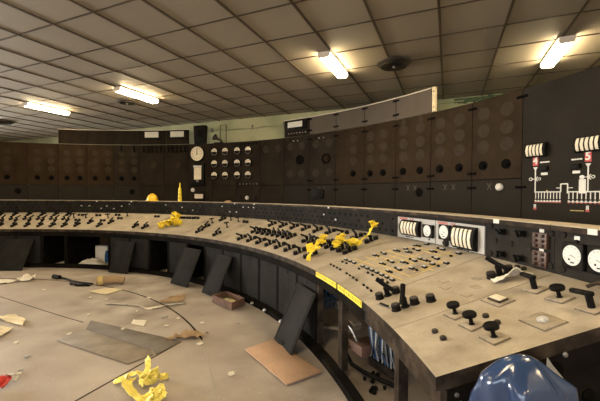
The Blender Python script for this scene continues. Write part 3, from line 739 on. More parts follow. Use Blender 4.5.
    if k == 10:
        ck = MB().lathe(on_face(74.7,1.21,RP), [(.235,0),(.235,.05),(.22,.06),(.215,.055)], 32, 0).build('clock', 'black', t)
        fm = MB().lathe(on_face(74.7,1.21,RP,.050), [(.212,0),(.212,.008)], 32, 0)
        for q in range(12):
            al = rad(90-30*q); fm.box(on_face(74.7,1.21,RP,.060) @ T((.155*math.cos(al),.155*math.sin(al),0)) @ Rz(math.degrees(al)), .04 if q%3 == 0 else .025,.014,.003,1)
        fm.build('clock_face', ['cream','black'], ck)
        hm = MB(); Mh = on_face(74.7,1.21,RP,.0625); hm.box(Mh @ T((0,.055,0)), .016,.15,.003); hm.box(Mh @ T((.003,.07,.003)), .010,.20,.003); hm.cyl(Mh, .018, .008, 10)
        hm.build('clock_hands', 'black', ck)
        rc = MB().box(on_face(74.5,.60,RP), .42,.66,.07,base=True).build('chart_recorder', 'black', t, bev=.01)
        MB().box(on_face(74.5,.62,RP,.07), .24,.36,.006,base=True).build('chart_paper', 'cream', rc)
        MB().box(on_face(74.5,.83,RP,.07), .28,.05,.02,base=True).build('paper_roll', 'white', rc, bev=.01)
        MB().box(on_face(74.5,.40,RP,.07), .08,.07,.02,base=True).build('latch_plate', 'steel', rc)
        MB().box(on_face(74.5,.905,RP,.02), .34,.02,.03,base=True).build('top_bar', 'steel', t)
        MB().lathe(on_face(75.75,.127,RP), [(.06,0),(.06,.02),(.04,.03)], 16).build('white_dial', 'white', t)
        ob = MB().box(on_face(74.3,-.06,RP), .34,.30,.05,base=True).build('lower_recorder', 'black', t, bev=.008)
        MB().box(on_face(74.3,-.06,RP,.05), .28,.13,.012,base=True).build('paper_window', 'housing', ob)
    if k in (11,12):
        f0 = .50 if k == 12 else .46
        MB().box(on_face(pth(k,f0), 1.80, RP), .62,.26,.03,base=True).build('display_frame', 'black', t, bev=.006)
        MB().box(on_face(pth(k,f0), 1.82, RP,.03), .44,.17,.008,base=True).build('display', 'white', t)
    if k == 6:
        MB().box(on_face(pth(6,.52), 1.80, RP), .64,.24,.03,base=True).build('display_frame', 'black', t, bev=.006)
        MB().box(on_face(pth(6,.55), 1.82, RP,.03), .46,.14,.008,base=True).build('display', 'white', t)
        for i in range(7): MB().lathe(on_face(pth(6,.15+.11*i), 1.60, RP), [(.016,0),(.016,.02),(.010,.026)], 10).build('top_knob', 'steel', t)
    if k in (11,12,13):
        for i in range(5 if k != 13 else 2):
            f = (.16+.17*i) if k != 13 else (.22+.5*i); th = pth(k, f)
            p0 = P(th, RP-.02, 1.46); p1 = P(th-.25, RP-.10, 1.36); p2 = P(th-.5, RP-.13, 1.28)
            MB().tube([P(th,RP,1.47), p0, p1, p2], .022, 8, r1=.030).build('drooping_handle', 'black', t)
# mimic board
t = thing('mimic_board', 'large grey mimic board with white line diagram and red number plates 4 and 5', 'switchboard', P(14, RP+.05, FL), 'curved rear switchboard')
MB().arc(5.0, 22.37, [(RP,FL),(RP+.03,FL),(RP+.03,1.507),(RP,1.507)], 14).build('board', 'mimic', t, smooth=False)
MB().arc(5.0, 22.37, [(RP+.03,1.44),(RP+.15,1.44),(RP+.15,1.507),(RP+.03,1.507)], 10).build('top_rail', 'fascia', t, smooth=False)
lines = MB()
def hl(t0_, t1_, z, w=.014, mi=0): lines.arc(min(t0_,t1_), max(t0_,t1_), [(RP-.004,z-w/2),(RP,z-w/2),(RP,z+w/2),(RP-.004,z+w/2)], 2, mi)
def vl(th, z0, z1, w=.014, mi=0): lines.box(on_face(th, (z0+z1)/2, RP) @ T((0,0,.002)), w, abs(z1-z0), .004, mi)
for th, s, e2, nt in ((21.22,21.27,19.22,9),(17.33,18.72,16.5,8)):
    vl(th, .06, .36); hl(s, e2, .06)
    lines.prism(on_face(th,.365,RP), [(-.03,.03),(0,-.02),(.03,.03)], .005, 0)
    for i in range(nt):
        tt = s - .1 - (s-e2-.15)*i/(nt-1); vl(tt, -.03, .06, .010); 
        lines.box(on_face(tt, -.075, RP) @ T((0,0,.002)), .022,.016,.004, 1); lines.box(on_face(tt, -.055, RP) @ T((0,0,.002)), .020,.016,.005, 0)
    for dx, rr in ((.38,.024),(-.34,.020)):
        lines.lathe(on_face(th+dx,.235,RP), [(rr,0),(rr,.005)], 12, 0); lines.lathe(on_face(th+dx,.235,RP,.005), [(rr*.6,0),(rr*.6,.001)], 10, 2)
    hl(s-.05, e2+.1, -.065, .008); hl(th+.3, th, .235, .008); hl(th, th-.3, .235, .008)
    lines.box(on_face(th-.1,.25,RP) @ Rz(45) @ T((0,0,.002)), .04,.010,.004, 0); lines.box(on_face(th-.1,.22,RP) @ Rz(-45) @ T((0,0,.002)), .04,.010,.004, 0)
    for q in range(2): vl(th-.05+.1*q, -.155, -.105, .012); lines.box(on_face(th-.05+.1*q,-.165,RP) @ T((0,0,.002)), .022,.03,.004, 1)
vl(19.22,.06,.16); hl(19.22,18.72,.16); vl(18.72,.04,.16); hl(19.22,19.55,.11,.010); hl(18.72,18.35,.11,.010)
lines.box(on_face(18.04,-.17,RP) @ T((0,0,.002)), .15,.010,.004, 3)
lines.box(on_face(20.27,.075,RP) @ T((0,0,.002)), .014,.02,.004, 3)
lines.build('line_diagram', ['white','redtxt','mimic','mimicline'], t, smooth=False)
def text_mesh(s, size, m):
    cu = bpy.data.curves.new('t', 'FONT'); cu.body = s; cu.size = size; cu.align_x = 'CENTER'; cu.align_y = 'CENTER'; cu.extrude = .002; cu.offset = size*.02
    o = bpy.data.objects.new('t', cu); C.objects.link(o); bpy.context.view_layer.update()
    me = bpy.data.meshes.new_from_object(o.evaluated_get(bpy.context.evaluated_depsgraph_get())); bpy.data.objects.remove(o); bpy.data.curves.remove(cu)
    me.name = 'numeral'; me.materials.clear(); me.materials.append(M[m]); return me
for th, s in ((21.22,'4'),(17.34,'5')):
    pl = MB().box(on_face(th,.478,RP), .070,.125,.006,base=True).build('number_plate', 'red', t)
    n = bpy.data.objects.new('numeral', text_mesh(s, .13, 'white')); C.objects.link(n); n.parent = pl
    n.matrix_local = Matrix.Translation(-world_loc(t)) @ on_face(th,.478,RP,.008)
for th in (21.12, 17.22): meter_bank(t, th, .622, RP, 1.68 if th > 20 else 1.85, .19, 5, .07)
for th in (20.5, 18.13):
    for i in range(4): put('name_tag', me_tag, t, on_face(th+.27-.19*i, .455, RP) @ Matrix.Scale(.8,4))
    MB().box(on_face(th,.37,RP), .10,.06,.03,base=True).build('relay_box', 'black', t, bev=.005)
    MB().box(on_face(th,.30,RP), .085,.032,.004,base=True).build('name_tag', 'lit', t)
hang = MB().box(on_face(17.7,.125,RP), .075,.17,.004,base=True).build('hanging_tag', 'white', t)
MB().lathe(on_face(17.75,.235,RP), [(.024,0),(.024,.006),(.012,.008)], 12).build('tag_hook', 'white', t)

# ------------------------------------------------------------------ things on top of the boards and the ledge
b = MB(); Mx = frame(P(74.45, 9.44, 1.507), right(74.45), radial(74.45), (0,0,1))
vs = [Mx @ Vector((x*w, y*.055, z)) for z, w in ((0,.185),(.52,.215),(.56,.20)) for x, y in ((-1,-1),(1,-1),(1,1),(-1,1))]
b.add(vs, [(3,2,1,0),(8,9,10,11)] + [(q*4+i, q*4+(i+1)%4, q*4+4+(i+1)%4, q*4+4+i) for q in range(2) for i in range(4)])
lb = b.build('loudspeaker_box', 'black', origin=P(74.45,9.44,1.507), bev=.015); tag(lb, 'black box standing on top of the board above the clock', 'box')
MB().lathe(on_face(74.45, 1.83, 9.38), [(.10,0),(.10,.006),(.07,.008)], 20).build('grille', 'fascia', lb)
t = thing('signal_horn', 'dark horn sounder on top of the board, between the black box and the wire frame', 'horn', P(71.1,9.44,1.507))
Mx = frame(P(70.8,9.44,1.535), right(70.8), radial(70.8), (0,0,1))
MB().box(Mx @ T((.02,0,-.014)), .30,.08,.028).build('base', 'black', t)
MB().lathe(Mx @ T((.08,0,.06)) @ Ry(-62), [(.022,-.03),(.028,.06),(.045,.14),(.085,.21),(.10,.225),(.08,.21)], 18).build('horn_bell', 'vent', t)
MB().tube([Mx @ Vector((.12,0,-.01)), Mx @ Vector((.10,0,.06))], .018, 8).build('stem', 'black', t)
fr = MB(); Mx = frame(P(69.75,9.44,1.507), right(69.75), radial(69.75), (0,0,1))
fr.tube([Mx @ Vector(p) for p in ((-.10,0,0),(-.10,0,.53),(.10,0,.54),(.10,0,0))], .011, 6)
tag(fr.build('wire_loop', 'black', origin=P(69.75,9.44,1.507)), 'thin dark rectangular wire frame standing on the board right of the horn', 'frame')

t = thing('hard_hat', 'yellow hard hat resting on the console ledge', 'hard hat', P(73.95,7.235,-.168))
Mx = frame(P(73.95,7.235,-.167), right(73.95), radial(73.95), (0,0,1))
Mx = Mx @ Matrix.Scale(1.15, 4)
MB().lathe(Mx, [(.104,0),(.106,.02),(.104,.05),(.094,.085),(.072,.118),(.040,.138),(.012,.145)], 24).build('shell', 'hat', t)
mb = MB(); mb.lathe(Mx, [(.100,0),(.130,.002),(.130,.008),(.104,.014)], 24); mb.build('brim', 'hat', t)
MB().tube([Mx @ Vector((0, -.105*math.cos(a)*1.0, .012+.140*math.sin(a))) for a in [math.pi*i/10 for i in range(11)]], .010, 6).build('crest', 'hat', t)
mb = MB(); Mx = frame(P(67.65,7.24,-.168), right(67.65), radial(67.65), (0,0,1))
vs = [Mx @ Vector((x*w, y*d, z)) for z, w, d in ((0,.036,.028),(.03,.035,.028),(.30,.024,.020),(.34,.010,.010),(.43,.008,.008)) for x, y in ((-1,-1),(1,-1),(1,1),(-1,1))]
mb.add(vs, [(3,2,1,0),(16,17,18,19)] + [(q*4+i, q*4+(i+1)%4, q*4+4+(i+1)%4, q*4+4+i) for q in range(4) for i in range(4)])
for q in range(3): mb.box(Mx @ T((0,-.029+.003*q,.08+.08*q)), .036-.008*q,.004,.03,1)
tag(mb.build('sealant_bottle', ['yellow','black'], origin=P(67.65,7.24,-.168), bev=.004), 'narrow yellow tapering bottle standing on the console ledge near the clock', 'bottle')
t = MB().lathe(frame(P(56.3,7.235,-.168), right(56.3), radial(56.3), (0,0,1)), [(.075,0),(.08,.01),(.06,.03),(.02,.04)], 14).build('rag', 'card', origin=P(56.3,7.235,-.168))
tag(t, 'small brown rag lying on the console ledge under the round meters', 'rag')

# pipe along the top of the back wall
t = thing('wall_conduit', 'thin pale pipe with clips running along the top of the green wall', 'pipe', G(3, B1-.06, 1.7))
MB().tube([G(a, B1-.05, 1.93 + .012*math.sin(a*2)) for a in [8.5-.5*i for i in range(16)]], .016, 8).build('pipe', 'wall', t)
MB().tube([G(2.2, B1-.05, 1.93), G(2.2, B1-.05, 2.1), G(2.2, B1-.05, 2.2)], .014, 8).build('riser', 'wall', t)
MB().tube([G(a, B1-.045, 2.13) for a in (2.2,1.4,.6,-.3)], .014, 8).build('pipe', 'wall', t)
for a in (8,6.6,5.2,4.2,3.2,2.0,1.5,1.0,.4): MB().box(T(G(a, B1-.035, 1.95 if a > 2.2 else 2.13)) @ Rz(23.37*-1), .04,.06,.11).build('clip', 'steel', t)

# ------------------------------------------------------------------ crumpled cloth and tape
def ribbon(mb, pts, wid, thick=.004, seed=0, amp=.012, mi=0, nv=4):
    pts = [Vector(p) for p in pts]; rnd = random.Random(seed); K = len(pts)-1
    tw = [rnd.uniform(-.9,.9) for _ in pts]; off = [[rnd.uniform(-amp,amp) for _ in range(nv+1)] for _ in range(4*K+1)]
    def f(u, v):
        x = u*K; i = min(int(x), K-1); q = x-i
        p0, p1, p2, p3 = pts[max(i-1,0)], pts[i], pts[i+1], pts[min(i+2,K)]
        p = .5*((2*p1)+(p2-p0)*q+(2*p0-5*p1+4*p2-p3)*q*q+(3*p1-p0-3*p2+p3)*q**3)
        d = (p2-p1).normalized(); s = d.cross(Vector((0,0,1))); s = s.normalized() if s.length > .05 else Vector((1,0,0))
        n = s.cross(d); a = tw[i]*(1-q)+tw[i+1]*q
        w = s*math.cos(a)+n*math.sin(a)
        return p + w*(v-.5)*wid + n*off[int(round(u*4*K))][int(round(v*nv))]
    mb.sheet(f, 4*K, nv, thick, mi); return mb
def bunch(mb, pts, r, n, seed, wid=.05, mi=0):
    rnd = random.Random(seed)
    for p in pts:
        for q in range(n):
            k = [Vector(p) + Vector((rnd.uniform(-r,r), rnd.uniform(-r,r), rnd.uniform(-.55*r,.75*r))) for _ in range(4)]
            ribbon(mb, k, wid*rnd.uniform(.7,1.3), seed=rnd.randint(0,9999), amp=wid*.22, mi=mi)
    return mb
def bp_(th, s, h): return on_bench(th, s, h) @ Vector((0,0,0))
mb = MB()
ribbon(mb, [bp_(24.2,.08,.03),bp_(24.8,.16,.09),bp_(25.2,.24,.11),bp_(25.6,.30,.13)], .05, seed=1)
ribbon(mb, [bp_(25.6,.30,.13),bp_(26.2,.36,.14),bp_(26.6,.40,.10)], .05, seed=3)
bunch(mb, [bp_(25.1,.22,.10),bp_(25.6,.32,.13),bp_(26.0,.40,.15)], .055, 3, 51, .06)
tag(mb.build('yellow_rag', 'yellow'), 'yellow rag tied over the front switches, hanging to the console edge', 'rag', 'yellow rags on the switches')
mb = MB(); bunch(mb, [bp_(25.0,.55,.12),bp_(24.6,.52,.11),bp_(24.2,.46,.08)], .05, 3, 52, .05)
tag(mb.build('yellow_rag', 'yellow'), 'small yellow rag tangled on the middle switch row, between two larger ones', 'rag', 'yellow rags on the switches')
mb = MB(); bunch(mb, [bp_(23.7,.56,.06),bp_(23.2,.57,.07),bp_(22.7,.59,.07)], .045, 3, 53, .06)
ribbon(mb, [bp_(22.5,.64,.09),bp_(22.6,.74,.11),bp_(22.8,.82,.17),bp_(22.7,.86,.22)], .055, seed=6)
bunch(mb, [bp_(22.7,.84,.20)], .045, 3, 54, .05)
tag(mb.build('yellow_rag', 'yellow'), 'long yellow rag with its end standing up against the rear switch row', 'rag', 'yellow rags on the switches')
mb = MB(); bunch(mb, [bp_(65.0,.26,.06),bp_(64.6,.40,.07),bp_(64.2,.52,.10),bp_(64.2,.62,.15),bp_(63.6,.46,.07),bp_(62.9,.44,.06)], .09, 3, 55, .08)
tag(mb.build('yellow_rag', 'yellow'), 'yellow cloth bundle tied on the sparse middle stretch of worktop, left of centre', 'rag')
mb = MB()
ribbon(mb, [bp_(7.9,.72,.012),bp_(7.7,.78,.030),bp_(7.5,.84,.045),bp_(7.25,.88,.03),bp_(7.0,.90,.012)], .085, seed=11, amp=.006)
tag(mb.build('paper_sheet', 'whitepaper'), 'crumpled white paper lying on the worktop beside the near pistol switch', 'paper')

fp = lambda x, y, h: V(x, y, FL+h)
mb = MB()
ribbon(mb, [fp(-1.55,2.83,.025),fp(-1.46,2.90,.05),fp(-1.38,2.93,.06),fp(-1.32,2.90,.05)], .075, seed=12, amp=.018)
ribbon(mb, [fp(-1.42,2.90,.03),fp(-1.42,2.80,.035),fp(-1.32,2.70,.02),fp(-1.20,2.60,.015),fp(-1.12,2.60,.03)], .085, seed=13, amp=.012)
ribbon(mb, [fp(-1.29,2.88,.08),fp(-1.30,2.92,.12),fp(-1.32,2.96,.15),fp(-1.34,3.0,.16)], .045, seed=14, amp=.012)
bunch(mb, [fp(-1.27,2.85,.07),fp(-1.24,2.82,.07)], .065, 4, 61, .07)
bunch(mb, [fp(-1.17,2.91,.03)], .04, 2, 62, .04)
bunch(mb, [fp(-1.13,2.66,.04),fp(-1.10,2.62,.04),fp(-1.15,2.57,.035)], .05, 3, 63, .07)
tag(mb.build('caution_tape', 'paleyellow'), 'crumpled heap of yellow caution tape on the near floor', 'tape')

# ------------------------------------------------------------------ loose doors, plywood and floor plates
def slab(name, m, bl, br, top_l, top_r, th, label, cat, group=None, w=None, frame_in=True):
    bl, br, tl, tr = [Vector(p) for p in (bl, br, top_l, top_r)]
    o = (bl+br)/2; x = (br-bl).normalized(); y = ((tl+tr)/2-o); h = y.length; y = (y - x*y.dot(x)).normalized(); z = x.cross(y)
    if w is None: w = (br-bl).length
    Mx = frame(o, x, y, z)
    root = thing(name, label, cat, o, group)
    MB().box(Mx @ T((0,h/2,th/2)), w, h, th).build('panel', m, root, bev=.004)
    mb = MB()
    for xx, yy, sx, sy in ((0,.035,w-.05,.012),(0,h-.035,w-.05,.012),(-w/2+.03,h/2,.012,h-.08),(w/2-.03,h/2,.012,h-.08)): mb.box(Mx @ T((xx,yy,th+.002)), sx, sy, .006)
    mb.build('raised_rim', m, root)
    MB().lathe(Mx @ T((0,.045,th)), [(.018,0),(.018,.004),(.010,.008)], 10).box(Mx @ T((0,.045,th+.010)), .055,.014,.012).build('handle', 'upright', root)
    return root
def fl3(x, y): return V(x, y, FL+.004)
gl = 'cabinet doors leaning off the console'
def lean(th_b, th_t, w, Rb, label, zt=-1.0, Rt=6.115):
    B_ = P(th_b, Rb, FL+.004); Tt = P(th_t, Rt, zt); x = right((th_b+th_t)/2)
    return slab('cabinet_door', 'door', B_-x*w/2, B_+x*w/2, Tt-x*w/2, Tt+x*w/2, .016, label, 'cabinet door', gl)
lean(23.1, 23.3, .48, 5.84, 'nearest dark cabinet door, leaning beside the sheet of plywood', -1.0)
lean(45.0, 45.8, .45, 5.83, 'dark cabinet door leaning left of the broken green tray')
lean(53.8, 54.9, .49, 5.82, 'dark cabinet door leaning on the console below the yellow cloth bundle')
lean(71.3, 72.15, .48, 5.91, 'dark cabinet door standing almost upright, second from the left edge')
lean(94.5, 95.9, .58, 5.75, 'wide dark cabinet door leaning at the far left edge of the picture')
# plywood
pts = [(-.55,3.46),(-.29,3.69),(.20,3.03),(-.10,2.82)]
c = Vector((sum(p[0] for p in pts)/4, sum(p[1] for p in pts)/4))
mb = MB().prism(T(V(0,0,FL+.012)), [pts[0],pts[3],pts[2],pts[1]], .016)
ply = mb.build('plywood_sheet', 'ply', bev=.002); tag(ply, 'bare plywood sheet lying flat on the floor in front of the nearest leaning door', 'board')
mb = MB().prism(T(V(0,0,FL+.006)), [(-2.62,3.67),(-1.60,3.17),(-1.44,3.36),(-1.50,3.44),(-2.53,3.98)], .008)
tag(mb.build('floor_plate', 'floorplate', bev=.002), 'long pale floor cover plate with one cut corner, nearer of two', 'floor plate', 'floor cover plates')
mb = MB().prism(T(V(0,0,FL+.003)), [(-2.51,4.00),(-1.485,3.455),(-1.42,3.37),(-1.27,3.68),(-2.62,4.27)], .006)
tag(mb.build('floor_plate', 'floorplate2', bev=.002), 'dark floor cover plate lying behind the pale plate', 'floor plate', 'floor cover plates')

# ------------------------------------------------------------------ litter
def sheet_on_floor(name, m, pts, label, cat, amp=.015, h=.006, seed=1, group=None, n=6):
    rnd = random.Random(seed); off = [[rnd.random()*amp for _ in range(n+1)] for _ in range(n+1)]
    a, b, c, d = [Vector((*p, 0)) for p in pts]
    def f(u, v):
        p = (a*(1-u)+b*u)*(1-v) + (d*(1-u)+c*u)*v
        return V(p.x, p.y, FL+h+off[int(round(u*n))][int(round(v*n))])
    return tag(MB().sheet(f, n, n, .003).build(name, m), label, cat, group)
sheet_on_floor('paper_sheet', 'paper', [(-3.95,4.36),(-3.30,4.06),(-3.42,4.25),(-3.68,4.42)], 'yellowed paper sheet at the left edge of the floor, farther of two', 'paper', .03, seed=2, group='floor papers')
sheet_on_floor('paper_sheet', 'paper', [(-3.85,3.86),(-3.30,3.74),(-3.34,3.98),(-3.72,4.08)], 'yellowed paper sheet at the left edge of the floor, nearer of two', 'paper', .03, seed=3, group='floor papers')
sheet_on_floor('paper_card', 'whitepaper', [(-2.06,4.16),(-1.87,4.09),(-1.92,4.28),(-2.10,4.30)], 'small white card on the floor behind the cover plates', 'card', .004, seed=4)
sheet_on_floor('paper_sheet', 'paper', [(-3.42,5.52),(-3.05,5.36),(-2.94,5.66),(-3.22,5.74)], 'cream paper sheet on the far floor in front of the orange roll', 'paper', .012, seed=5, group='floor papers')
sheet_on_floor('paper_sheet', 'whitepaper', [(-5.6,6.0),(-5.2,5.95),(-5.05,6.2),(-5.5,6.25)], 'flat white paper on the floor before the far left door', 'paper', .02, seed=6, group='floor papers')
sheet_on_floor('paper_sheet', 'whitepaper', [(-5.1,6.1),(-4.85,6.2),(-4.95,6.42),(-5.15,6.32)], 'crumpled white paper on the floor beside the flat sheet, far left', 'paper', .10, seed=7, group='floor papers')
sheet_on_floor('cardboard_piece', 'card', [(-2.05,4.98),(-1.72,5.04),(-1.80,5.42),(-1.98,5.20)], 'torn brown cardboard on the floor below the leaning doors', 'cardboard', .03, seed=8)
sheet_on_floor('cardboard_piece', 'card', [(-1.46,3.70),(-1.14,3.72),(-1.02,3.86),(-1.30,3.90)], 'curled strip of brown cardboard right of the floor plates', 'cardboard', .05, seed=9)
mb = MB(); ribbon(mb, [fp(-2.80,4.92,.01),fp(-2.51,4.88,.015),fp(-2.25,4.80,.01),fp(-2.08,4.73,.012),fp(-1.90,4.84,.02),fp(-1.66,4.98,.012)], .05, seed=17, amp=.008)
tag(mb.build('paper_strip', 'whitepaper'), 'long white paper strip snaking across the floor', 'paper strip')
t = thing('tool_roll', 'orange and tan cloth roll on the far floor at the black hose end', 'roll', fp(-3.35,6.0,0))
MB().tube([fp(-3.52,5.93,.075),fp(-3.40,5.97,.085),fp(-3.25,6.03,.08),fp(-3.12,6.06,.06)], .075, 12, r1=.055).build('cloth', 'card', t)
MB().tube([fp(-3.50,5.935,.078),fp(-3.43,5.96,.084)], .082, 12).build('band', 'mimicline', t)
mb = MB(); mb.tube([fp(-4.55,6.38,.03),fp(-4.35,6.33,.02),fp(-4.1,6.15,.02),fp(-3.9,6.05,.02),fp(-3.6,5.92,.03)], .018, 8); mb.tube([fp(-4.0,5.95,.025),fp(-3.8,5.86,.02),fp(-3.62,5.88,.02)], .022, 8); mb.tube([fp(-4.62,6.40,.04),fp(-4.46,6.34,.04)], .04, 8)
tag(mb.build('rubber_hose', 'black'), 'black hose lying on the far floor left of the orange roll', 'hose')
mb = MB(); ribbon(mb, [fp(-2.58,2.78,.03),fp(-2.52,2.80,.06),fp(-2.46,2.80,.06),fp(-2.41,2.81,.03)], .11, seed=18, amp=.02, mi=0); ribbon(mb, [fp(-2.47,2.86,.05),fp(-2.42,2.86,.07),fp(-2.37,2.86,.04)], .06, seed=19, amp=.02, mi=1)
tag(mb.build('crumpled_wrapper', ['red','white']), 'crumpled red and white wrapper at the left edge of the near floor', 'wrapper')
t = thing('broken_tray', 'broken shallow tray with a green bottom on the floor below the closed doors', 'tray', fp(-.96,5.02,0))
cs = [(-1.28,5.04),(-.93,4.68),(-.80,4.92),(-1.12,5.24)]
MB().prism(T(V(0,0,FL+.02)), cs, .012).build('bottom', 'green', t)
mb = MB()
for p, q in zip(cs, cs[1:]+cs[:1]):
    p, q = Vector((*p,FL+EYE+.06)), Vector((*q,FL+EYE+.06)); d = q-p; mb.box(frame((p+q)/2, d, Vector((-d.y,d.x,0)), (0,0,1)), d.length+.01, .014, .10)
mb.build('side', 'wood', t)
sheet_on_floor('paper_scrap', 'paper', [(-1.15,5.02),(-.96,4.84),(-.90,4.94),(-1.08,5.12)], 'yellowish paper scrap lying in the broken tray', 'paper', .02, h=.034, seed=30)
random.seed(17)
chips = [(-2.65,3.30),(-2.07,3.99),(-2.60,3.84),(-2.5,3.05),(-2.46,2.98),(-1.55,4.35),(-1.3,4.5),(-1.6,4.1),(-1.2,4.2),(-1.75,4.4),(-1.05,3.6),(-2.3,5.2),(-1.5,5.4),(-2.9,5.1),(-4.2,5.6),(-1.15,5.25),(-2.75,4.45),(-.6,3.0),(-.75,4.2),(-3.9,5.9),(-3.2,5.2),(-1.0,2.4),(-2.2,4.6),(-3.0,3.6)]
for i, (x, y) in enumerate(chips):
    n = 5; r = random.uniform(.018,.045); ol = [(r*random.uniform(.6,1.1)*math.cos(2*math.pi*q/n), r*random.uniform(.5,1.)*math.sin(2*math.pi*q/n)) for q in range(n)]
    o = MB().prism(on_floor(x, y, random.uniform(0,90), .010) @ Rx(random.uniform(-3,3)), ol, .010).build('paint_chip', 'whitepaper' if i%3 else 'plate')
    tag(o, 'small pale flake of paint or paper lying loose on the dusty floor', 'paint chip', 'loose chips on the floor')
# small pale wedges along the plinth
for th in (40.2,36.4,33.0,28.6):
    MB().arc(th, th+.35, [(6.04,-1.56),(6.074,-1.56),(6.074,-1.535),(6.05,-1.54)], 1).build('door_stop', 'greylamp', sec_at(th), smooth=False)

# ------------------------------------------------------------------ inside the open bays
def ip(th, R, h): return P(th, R, FL+h)
t = thing('terminal_rack', 'grey ribbed terminal rack with blue and white wires inside the near open bay', 'terminal rack', ip(15.2,6.6,0))
Mx = frame(ip(16.0,6.52,.10), right(30), radial(30), (0,0,1)) @ Matrix.Scale(.72,4)
MB().box(Mx @ T((.05,.10,.25)), .42,.02,.62).build('backplate', 'greyrack', t)
for q in range(3):
    mb = MB()
    for i in range(18): mb.box(Mx @ T((-.10+.14*q,.065,.0+.032*i)), .085,.05,.020)
    mb.build('terminal_strip', 'greyrack' if q != 1 else 'plate', t)
random.seed(23)
for i in range(16):
    x = -.16+.028*i; mb = MB()
    mb.tube([Mx @ Vector((x,.03,.55)), Mx @ Vector((x-.02,-.02,.40)), Mx @ Vector((x+random.uniform(-.05,.05),-.03,.18)), Mx @ Vector((x+random.uniform(-.08,.08),.02,-.04))], .006, 6)
    mb.build('wire', ('bluenet','lit','greyrack','black')[i%4], t)
MB().box(Mx @ T((.05,.05,-.05)), .46,.14,.10).build('foot', 'rim', t)
mb = MB()
Mx = frame(ip(26.2,6.60,.0), radial(26.2), right(26.2)*-1, (0,0,1))
for i in range(9): mb.box(Mx @ T((-.24+.06*i,0,.44)), .010,.02,.44)
for i in range(8): mb.box(Mx @ T((0,0,.24+.058*i)), .50,.02,.010)
for i in range(2): mb.box(Mx @ T((-.24+.48*i,0,.11)), .03,.03,.22)
tag(mb.build('wire_screen', 'bluenet'), 'blue wire grid screen seen deep inside the open bay beside the nearest leaning door', 'screen')
def plank(name, m, a, b, w, h, label, cat):
    a, b = Vector(a), Vector(b); d = b-a
    s = d.cross(Vector((0,0,1))).normalized()
    return tag(MB().box(frame((a+b)/2, d, s, d.cross(s)*-1), d.length, w, h).build(name, m, bev=.003), label, cat)
plank('timber_offcut', 'wood', ip(19.0,6.36,.20), ip(16.2,6.40,.20), .10, .09, 'reddish brown timber block behind the near post', 'timber')
plank('timber_offcut', 'palewood', ip(24.6,6.38,.10), ip(20.2,6.55,.22), .12, .03, 'pale tilted board lying inside the open bay', 'board')
plank('timber_offcut', 'palewood', ip(23.4,6.52,.36), ip(19.4,6.50,.30), .09, .03, 'short pale board crossing another inside the open bay', 'board')
plank('timber_offcut', 'wood', ip(20.2,6.62,.10), ip(17.2,6.72,.06), .12, .05, 'dark plank lying on the bay floor behind the timber block', 'board')
mb = MB(); mb.tube([ip(19.8,6.30,.55), ip(19.9,6.33,.42), ip(19.3,6.36,.36), ip(18.0,6.36,.32), ip(17.2,6.38,.22)], .014, 8)
tag(mb.build('bent_pipe', 'steel'), 'bent grey pipe hanging in the open bay by the nearest leaning door', 'pipe')
mb = MB(); mb.tube([ip(18.6,6.30,.30), ip(18.0,6.28,.14), ip(17.0,6.30,.06), ip(15.9,6.36,.04), ip(14.8,6.42,.04), ip(13.4,6.5,.05)], .020, 8)
tag(mb.build('cable', 'black'), 'thick black cable curving over the floor of the near open bay', 'cable')
random.seed(31)
for i in range(11):
    x, y, z = ip(14.6+random.uniform(-1.2,1.4), 6.40+random.uniform(-.10,.08), .004)
    o = MB().lathe(Matrix.Translation((x,y,z)) @ Rx(random.uniform(-4,4)), [(.012,0),(.022*random.uniform(.6,1.2),.012),(.015,.028),(.004,.034)], 6).build('rubble_lump', 'black', bev=.002)
    tag(o, 'small black lump of debris on the floor under the terminal rack', 'debris', 'black debris in the near bay')
for i, (th, R, h, lb) in enumerate(((4.3,6.27,.50,'brown board leaning inside the end bay of the console, nearest'),(4.9,6.30,.55,'brown board leaning inside the end bay of the console, farther'))):
    plank('leaning_board', 'wood' if i else 'ply', ip(th,R-.05,.02), ip(th+.5,R+.10,h), .06, .025, lb, 'board')
# far bays
tag(MB().box(frame(ip(81.4,6.75,.0), right(81.6), radial(81.6), (0,0,1)), .30,.22,.40,base=True).build('carton', 'whitepaper', bev=.006), 'larger pale carton inside the wide open bay, far left', 'carton', 'pale cartons in the far bay')
tag(MB().box(frame(ip(78.2,6.9,.0), right(78.3), radial(78.3), (0,0,1)), .22,.20,.40,base=True).build('carton', 'whitepaper', bev=.006), 'narrower pale carton inside the wide open bay, right of the larger one', 'carton', 'pale cartons in the far bay')
def heap(name, m, th, R, w, d, h, label, cat, seed):
    rnd = random.Random(seed); n = 10
    off = [[rnd.uniform(.7,1.1) for _ in range(n+1)] for _ in range(n+1)]; Mx = frame(ip(th,R,.004), right(th), radial(th), (0,0,1))
    def f(u, v):
        q = max(0, math.sin(math.pi*u)*math.sin(math.pi*v))**.7
        return Mx @ Vector(((u-.5)*w, (v-.5)*d, h*q*off[int(round(u*n))][int(round(v*n))]))
    return tag(MB().sheet(f, n, n, .004).build(name, m), label, cat)
heap('paper_heap', 'whitepaper', 81.6, 6.36, .62, .28, .16, 'heap of white paper on the floor of the wide open bay', 'paper', 41)
heap('paper_heap', 'paper', 87.7, 6.5, .4, .4, .06, 'low pile of yellowed paper in the leftmost open bay', 'paper', 42)
heap('rag_heap', 'card', 62.2, 6.4, .32, .3, .16, 'brown rag heap in the open bay below the yellow cloth', 'rag', 43)
heap('rag_heap', 'palewood', 51.9, 6.4, .25, .3, .12, 'pale rag heap in the open bay between the two leaning doors', 'rag', 44)
